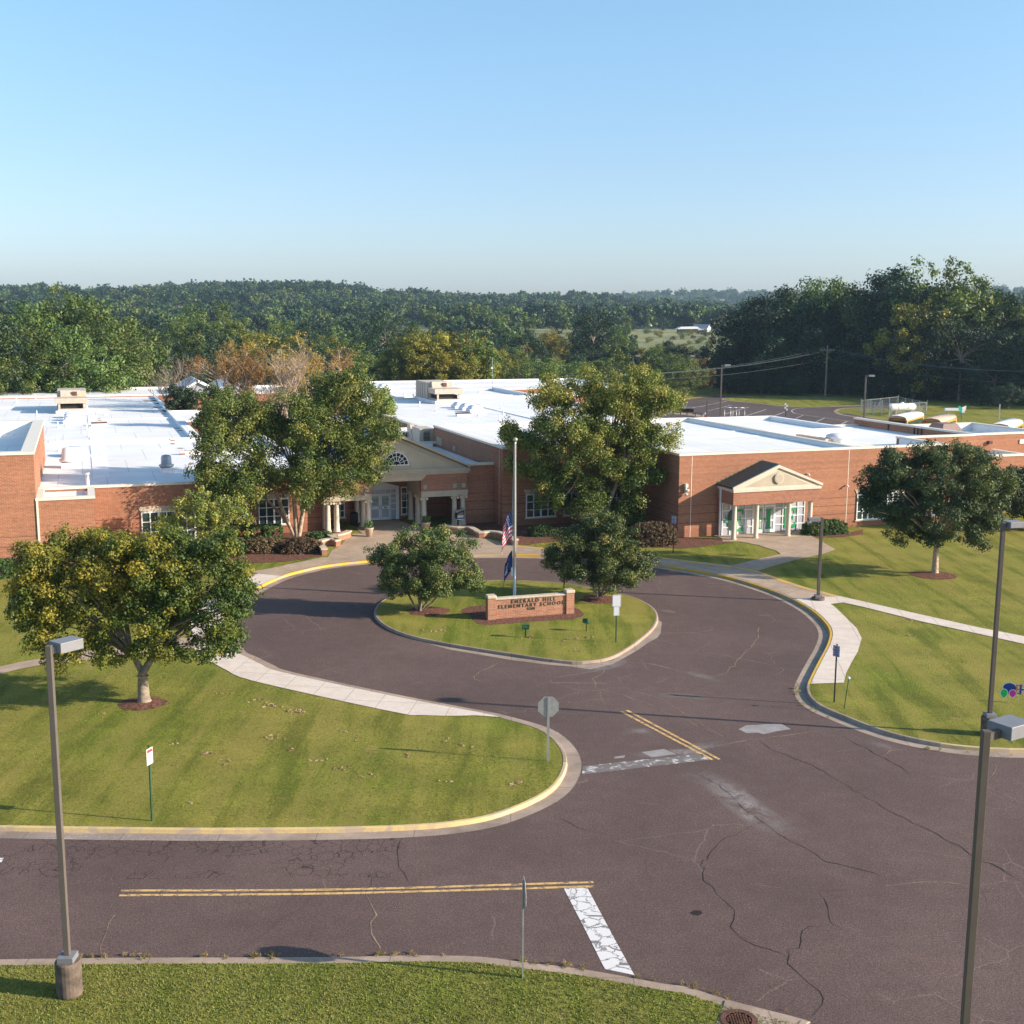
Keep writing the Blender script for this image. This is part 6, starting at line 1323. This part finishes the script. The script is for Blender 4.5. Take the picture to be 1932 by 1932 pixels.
# skyline trees, named one by one
SK = [('broad',30,556,205,'leftmost big tree behind the left roof, at the frame edge'),('tall',108,528,212,'tallest green tree on the far left skyline'),('broad',155,540,208,'tall green tree right beside the tallest one on the left skyline'),('broad',195,575,200,'green tree at the right shoulder of the left skyline group'),
 ('broad',370,566,300,'brownish green round tree rising above the woods left of centre'),('broad',405,560,290,'round olive tree beside the one left of centre on the skyline'),('dark',725,570,300,'dark rounded tree standing above the woods over the left birch'),('dark',1120,576,330,'large isolated round tree in the valley above the right birch'),
 ('dark',1405,575,262,'leftmost dark tree of the tall right woods'),('dark',1440,548,258,'dark tree second from the left end of the tall right woods'),('dark',1482,528,262,'bushy dark crown in the left part of the right woods skyline'),('broad',1520,512,266,'wispy topped tree on the right woods skyline'),
 ('broad',1562,512,262,'broad crown in the middle of the right woods skyline'),('dark',1605,520,268,'dark crown right of the middle in the right woods'),('dark',1652,500,258,'tall narrow crown right of the middle in the right woods'),('dark',1700,488,262,'very tall dark crown left of the highest pair'),('tall',1742,474,256,'highest dark tree of the right woods'),
 ('tall',1800,474,250,'tall lighter tree right of the highest dark one'),('tall',1828,488,252,'tall tree sloping down right of the highest pair'),('broad',1868,512,255,'last full crown on the right of the woods skyline'),('cone',1893,540,262,'small spiky tree at the right end of the woods skyline'),('yellow',1735,558,243,'single yellow tree lit up inside the dark right woods')]
for k, px, yt, d, l in SK: wood(k, px, yt, d, '', l, 1.05)
# woods behind the school roof
reg = 'in the woods behind the left roof'
for _ in range(30): wood(rt.choice(['broad','broad','dark','tall','broad','cone']), rt.uniform(-90,250), rt.uniform(585,665), rt.uniform(186,215), reg)
for _ in range(14): wood(rt.choice(['broad','dark','tall']), rt.uniform(-90,235), rt.uniform(560,600), rt.uniform(215,250), reg)
reg = 'in the woods behind the courtyard trees'
for _ in range(34): wood(rt.choice(['broad','dark','dark','tall','cone','yellow']), rt.uniform(225,690), rt.uniform(605,668), rt.uniform(205,300), reg)
for _ in range(14): wood(rt.choice(['broad','dark','tall']), rt.uniform(225,690), rt.uniform(590,622), rt.uniform(290,350), reg)
reg = 'in the belt of woods behind the middle roof'
for _ in range(17): wood(rt.choice(['yellow','yellow','yellow','tall']), rt.uniform(735,905), rt.uniform(602,650), rt.uniform(203,222), reg)
for _ in range(34): wood(rt.choice(['dark','cone','broad','yellow','tall','cone']), rt.uniform(890,1330), rt.uniform(636,682), rt.uniform(215,300), reg)
for _ in range(22): wood(rt.choice(['dark','broad','tall','yellow']), rt.uniform(700,1190), rt.uniform(608,640), rt.uniform(300,410), reg)
for _ in range(10): wood(rt.choice(['broad','yellow','brown','cone']), rt.uniform(1190,1390), rt.uniform(650,690), rt.uniform(232,330), reg)
reg = 'in the tall dark right woods'
for _ in range(38):
    px = rt.uniform(1345, 2000); wood(rt.choice(['dark','dark','dark','dark','cone']), px, rt.uniform(595 if px > 1850 else 575,680) if px > 1420 else rt.uniform(640,700), rt.uniform(252,272)-max(0,(px-1600))*.07, reg)
for _ in range(22):
    px = rt.uniform(1430, 2000); wood(rt.choice(['dark','dark','tall']), px, rt.uniform(530,580)+(55 if px > 1870 else 0), rt.uniform(270,310), reg)
for _ in range(16):
    px = rt.uniform(1340, 1960); wood('dark', px, rt.uniform(700,728), rt.uniform(246,251)-max(0,(px-1600))*.075, reg, None, .9)
# woods carry on beyond the right edge of the frame (they shade the rear lot)
for k in range(39):
    x = 112+k%13*10+8+rt.uniform(-3,3); y = 236-(k%13)*8.5+(k//13)*15-12; me, tk, H = PR['dark'][k % 3]
    t = empty('dark_tree', (x,y,-.2), rt.uniform(0,6.28), 'dark tree of the woods beyond the right edge', 'tree', 'trees of the woods beyond the right edge'); s = rt.uniform(1.6,1.95); t.scale = (s,s,s)
    o = bpy.data.objects.new('crown', me); COL.objects.link(o); o.parent = t; o = bpy.data.objects.new('trunk', tk); COL.objects.link(o); o.parent = t
for px, yt in ((1150,597),(1250,601),(1190,606),(1362,598),(1378,612)):
    wood('brown' if px == 1362 else 'dark', px, yt-6, 640, '', {1150:'round tree left of the far meadow',1250:'large dark round tree beside the far shed',1190:'small round tree at the left rim of the far meadow',1362:'brown round tree right of the distant farmhouse',1378:'small dark tree at the right end of the far meadow'}[px], 1.2)
for k in range(46):
    az = R(rt.uniform(6.2,10.4)); r = rt.uniform(430,600); x, y = r*math.sin(az), r*math.cos(az); me, tk, H = PR[rt.choice(['broad','brown','yellow'])][0]; s = rt.uniform(.1,.22)
    t = empty('meadow_bush', (x,y,hterr(x,y)-.3), rt.uniform(0,6.28), 'small bush scattered on the distant meadow below the farmhouse', 'bush', 'bushes on the distant meadow'); t.scale = (s*1.6,s*1.6,s); o = bpy.data.objects.new('foliage', me); COL.objects.link(o); o.parent = t
# ---- far forest: one mass, instanced crowns ----
pts = []
while len(pts) < 9500:
    az = rt.uniform(-27, 27); r = math.sqrt(rt.uniform(400**2, 2550**2))
    if r > 1500 and r < 1950 : continue
    if 5.6 < az < 11.2 and r < 690: continue
    if r < 640 and rt.random() < .35: continue
    if -5.4 < az < -4.0 and r < 800: continue
    if r > 1000 and rt.random() < .25: continue
    x, y = r*math.sin(R(az)), r*math.cos(R(az)); pts.append((x, y, hterr(x, y)-1.0, r))
me = bpy.data.meshes.new('forest_points'); me.from_pydata([p[:3] for p in pts], [], [])
a = me.attributes.new('sc', 'FLOAT', 'POINT'); a.data.foreach_set('value', np.array([rt.uniform(.7,1.2)*(1.15 if p[3] > 1900 else (.72 if p[3] < 650 else 1)) for p in pts], np.float32))
a = me.attributes.new('rot', 'FLOAT_VECTOR', 'POINT'); a.data.foreach_set('vector', np.array([(0,0,rt.uniform(0,6.28)) for p in pts], np.float32).ravel())
a = me.attributes.new('pick', 'INT', 'POINT'); a.data.foreach_set('value', np.array([rt.randrange(8) for p in pts], np.int32))
fo = bpy.data.objects.new('far_forest', me); COL.objects.link(fo); T(fo, 'blue-green wooded hills filling the distance', 'forest', None, 'stuff')
pc = bpy.data.collections.new('forest_crowns')
for k in range(8):
    rg = random.Random(200+k); Wd = 11; H = 13 if k % 3 else 15
    lobes = [(rg.uniform(-2.5,2.5), rg.uniform(-2.5,2.5), H*rg.uniform(.35,.8), 3.2, 3.2, 2.8) for _ in range(7)]+[(0,0,H*.5,4.3,4.3,5)]
    C = clumps(lobes, 46, 1.5, 200+k, .6, tint=rg.uniform(.3,.65), tv=.12)
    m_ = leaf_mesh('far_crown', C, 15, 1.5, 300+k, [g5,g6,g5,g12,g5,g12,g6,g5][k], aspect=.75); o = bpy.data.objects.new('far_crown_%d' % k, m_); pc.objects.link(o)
ng = bpy.data.node_groups.new('scatter', 'GeometryNodeTree'); ng.interface.new_socket('Geometry', in_out='INPUT', socket_type='NodeSocketGeometry'); ng.interface.new_socket('Geometry', in_out='OUTPUT', socket_type='NodeSocketGeometry')
gi = ng.nodes.new('NodeGroupInput'); go = ng.nodes.new('NodeGroupOutput'); ip = ng.nodes.new('GeometryNodeInstanceOnPoints'); ci = ng.nodes.new('GeometryNodeCollectionInfo')
ci.inputs['Collection'].default_value = pc; ci.inputs['Separate Children'].default_value = True; ci.inputs['Reset Children'].default_value = True
def na(nm, ty):
    x = ng.nodes.new('GeometryNodeInputNamedAttribute'); x.data_type = ty; x.inputs[0].default_value = nm; return x.outputs[0]
L_ = ng.links.new; L_(gi.outputs[0], ip.inputs['Points']); L_(ci.outputs[0], ip.inputs['Instance']); ip.inputs['Pick Instance'].default_value = True
L_(na('pick','INT'), ip.inputs['Instance Index']); L_(na('sc','FLOAT'), ip.inputs['Scale']); er = ng.nodes.new('FunctionNodeEulerToRotation'); L_(na('rot','FLOAT_VECTOR'), er.inputs[0]); L_(er.outputs[0], ip.inputs['Rotation']); L_(ip.outputs[0], go.inputs[0])
md = fo.modifiers.new('scatter', 'NODES'); md.node_group = ng
# ---- grass blades on the nearer lawns ----
def inside(poly):
    xs = np.array([p.x for p in poly]); ys = np.array([p.y for p in poly])
    def f(x, y):
        c = np.zeros(len(x), bool); j = len(xs)-1
        for i in range(len(xs)):
            cond = ((ys[i] > y) != (ys[j] > y)) & (x < (xs[j]-xs[i])*(y-ys[i])/(ys[j]-ys[i]+1e-12)+xs[i]); c ^= cond; j = i
        return c
    return f
def blades(name, poly, n, box, h, z, mat, label, seed):
    rg = np.random.default_rng(seed); x = rg.uniform(box[0], box[1], n); y = rg.uniform(box[2], box[3], n); k = inside(poly)(x, y); x, y = x[k], y[k]; m = len(x)
    B = 3; x = np.repeat(x, B)+rg.normal(0,.025,m*B); y = np.repeat(y, B)+rg.normal(0,.025,m*B); m *= B
    a = rg.uniform(0, 6.28, m); hh = h*rg.uniform(.5,1.4,m); wd = .012*rg.uniform(.8,1.6,m); ln = rg.normal(0,.5,(m,2))*hh[:,None]
    v = np.stack([np.stack([x-wd*np.cos(a), y-wd*np.sin(a), np.full(m,z)],1), np.stack([x+wd*np.cos(a), y+wd*np.sin(a), np.full(m,z)],1), np.stack([x+ln[:,0], y+ln[:,1], z+hh],1)],1).reshape(-1,3)
    me = bpy.data.meshes.new(name); me.vertices.add(3*m); me.vertices.foreach_set('co', v.ravel()); me.loops.add(3*m); me.loops.foreach_set('vertex_index', np.arange(3*m)); me.polygons.add(m); me.polygons.foreach_set('loop_start', np.arange(m)*3); me.update(calc_edges=True)
    at_ = me.attributes.new('tint','FLOAT','FACE'); at_.data.foreach_set('value', np.clip(rg.normal(.5,.22,m),0,1).astype(np.float32)); me.materials.append(mat)
    o = bpy.data.objects.new(name, me); COL.objects.link(o); T(o, label, 'grass', None, 'stuff')
gb = leafmat('grass_blades', [(0,(0.119,0.136,0.029)),(.5,(0.196,0.212,0.051)),(1,(0.323,0.289,0.102))], .25, .8)
gd = leafmat('dry_blades', [(0,(.16,.13,.04)),(.5,(.3,.23,.1)),(1,(.42,.33,.16))], .3, .8)
FGpoly = fgi+[Vector((-80,2,0)), Vector((30,2,0))]
blades('grass', FGpoly, 80000, (-14,11,17,28.5), .035, .07, gb, 'short mown grass of the near lawn along the bottom edge', 1)
APb = inn[:i_nose]+offset(KAl, 1.85)[i_s0+25:i_s1]+[Vector((-60,60,0)), Vector((-60,37,0))]
Apoly = inn+[Vector((300,40,.1)), Vector((300,300,.1)), Vector((-300,300,.1)), Vector((-300,37,.1))]
blades('grass', APb, 26000, (-26,5,36,52), .022, .13, gb, 'mown grass of the left lawn inside the kerb loop', 2)
kk = [p for p in FGl if -14 < p.x < 9]
wl = offset(kk, -.02, z=0); wr = offset(kk, -.28, z=0)
rgw = random.Random(4)
def weeds(name, P, n, spread, label, z=.004):
    C = []
    for _ in range(n):
        p = rgw.choice(P); cl = math.sin(p.x*1.7)+math.sin(p.x*4.1+1)
        if cl < -.2+rgw.random(): continue
        C.append((p.x+rgw.gauss(0,spread), p.y+rgw.gauss(0,spread), z+.05, .07*rgw.uniform(.5,1.3), rgw.uniform(0,1)))
    o = bpy.data.objects.new(name, leaf_mesh(name, C, 14, .12, 5, gd, aspect=.12, up=-.2)); COL.objects.link(o); T(o, label, 'weeds', None, 'stuff')
weeds('weeds', wl, 420, .07, 'dry weeds growing in the joint of the near kerb')
pr = [p for p in KAl[i_end:] if p.x < 30]; weeds('weeds', offset(pr, -.42), 110, .06, 'dry weeds along the gutter of the right kerb')
CL = [('B5',385,380),('B5',610,335),('B5',540,300),('B5',120,305),('B5',30,440),('B5',130,480),('B5',510,500),('B5',15,262),('B5',870,520),('B4',1555,185),('B4',1580,178),('B4',1665,245),('B4',1260,320),('B4',1005,210),('B4',1670,30),('B4',1690,45),('B4',1060,570),('B4',1180,270),('B4',740,5),('B4',1820,310),
 ('B1',1740,1305),('B1',1780,1310),('B1',1850,1350),('B1',1550,1262),('B1',1900,1345),('B1',700,1400),('B3',1330,575),('B3',1345,660),('B3',1700,220),('B2',1300,750),('B2',1350,810),('B2',1400,740),('B2',500,690),('B2',560,700),('B2',620,680),('B2',1090,735)]
C = []
for k, x, y in CL:
    p = at(k, x, y, .14); n = rgw.randint(2, 7)
    for _ in range(n): C.append((p.x+rgw.gauss(0,.22), p.y+rgw.gauss(0,.12), .15, .07*rgw.uniform(.5,1.4), rgw.uniform(0,.8)))
m_ = leafmat('dead_clippings', [(0,(.3,.2,.1)),(.5,(.46,.32,.18)),(1,(.6,.45,.28))], .1, .9)
o = bpy.data.objects.new('clippings', leaf_mesh('clippings', C, 16, .09, 6, m_, flatz=.4, aspect=.3, up=.8)); COL.objects.link(o); T(o, 'small brown heaps of dead grass clippings on the lawns', 'clippings', None, 'stuff')
# repeats that read alike get their place among their likes added to the label
ORD = ['first','second','third','fourth','fifth','sixth','seventh','eighth','ninth','tenth','eleventh','twelfth']
def scr(o): d = o.location-Vector((0,0,CAMH)); return 966+FPX*d.dot(cR)/d.dot(cF)
by_l = {}
for o in COL.objects:
    if o.parent is None and o.get('category') in ('tree', 'vent pipe') and scr(o) < 2060: by_l.setdefault(o.get('label'), []).append(o)
for l, os_ in by_l.items():
    if len(os_) < 2: continue
    os_.sort(key=scr)
    for i, o in enumerate(os_): o['label'] = ('%s from left, ' % ORD[i] if i < 12 else 'rightmost one, ')+l
# ================= HAZE =================
m = bpy.data.materials.new('air_haze'); m.use_nodes = True; nt = m.node_tree; nt.nodes.clear()
o_ = nt.nodes.new('ShaderNodeOutputMaterial'); v_ = nt.nodes.new('ShaderNodeVolumePrincipled'); v_.inputs['Color'].default_value = (.55,.78,1,1); v_.inputs['Density'].default_value = .00012; v_.inputs['Anisotropy'].default_value = .2
nt.links.new(v_.outputs[0], o_.inputs['Volume'])
T(MB().box(-2750, 2750, -400, 2720, -60, 90).build('haze', m), kind='stuff')
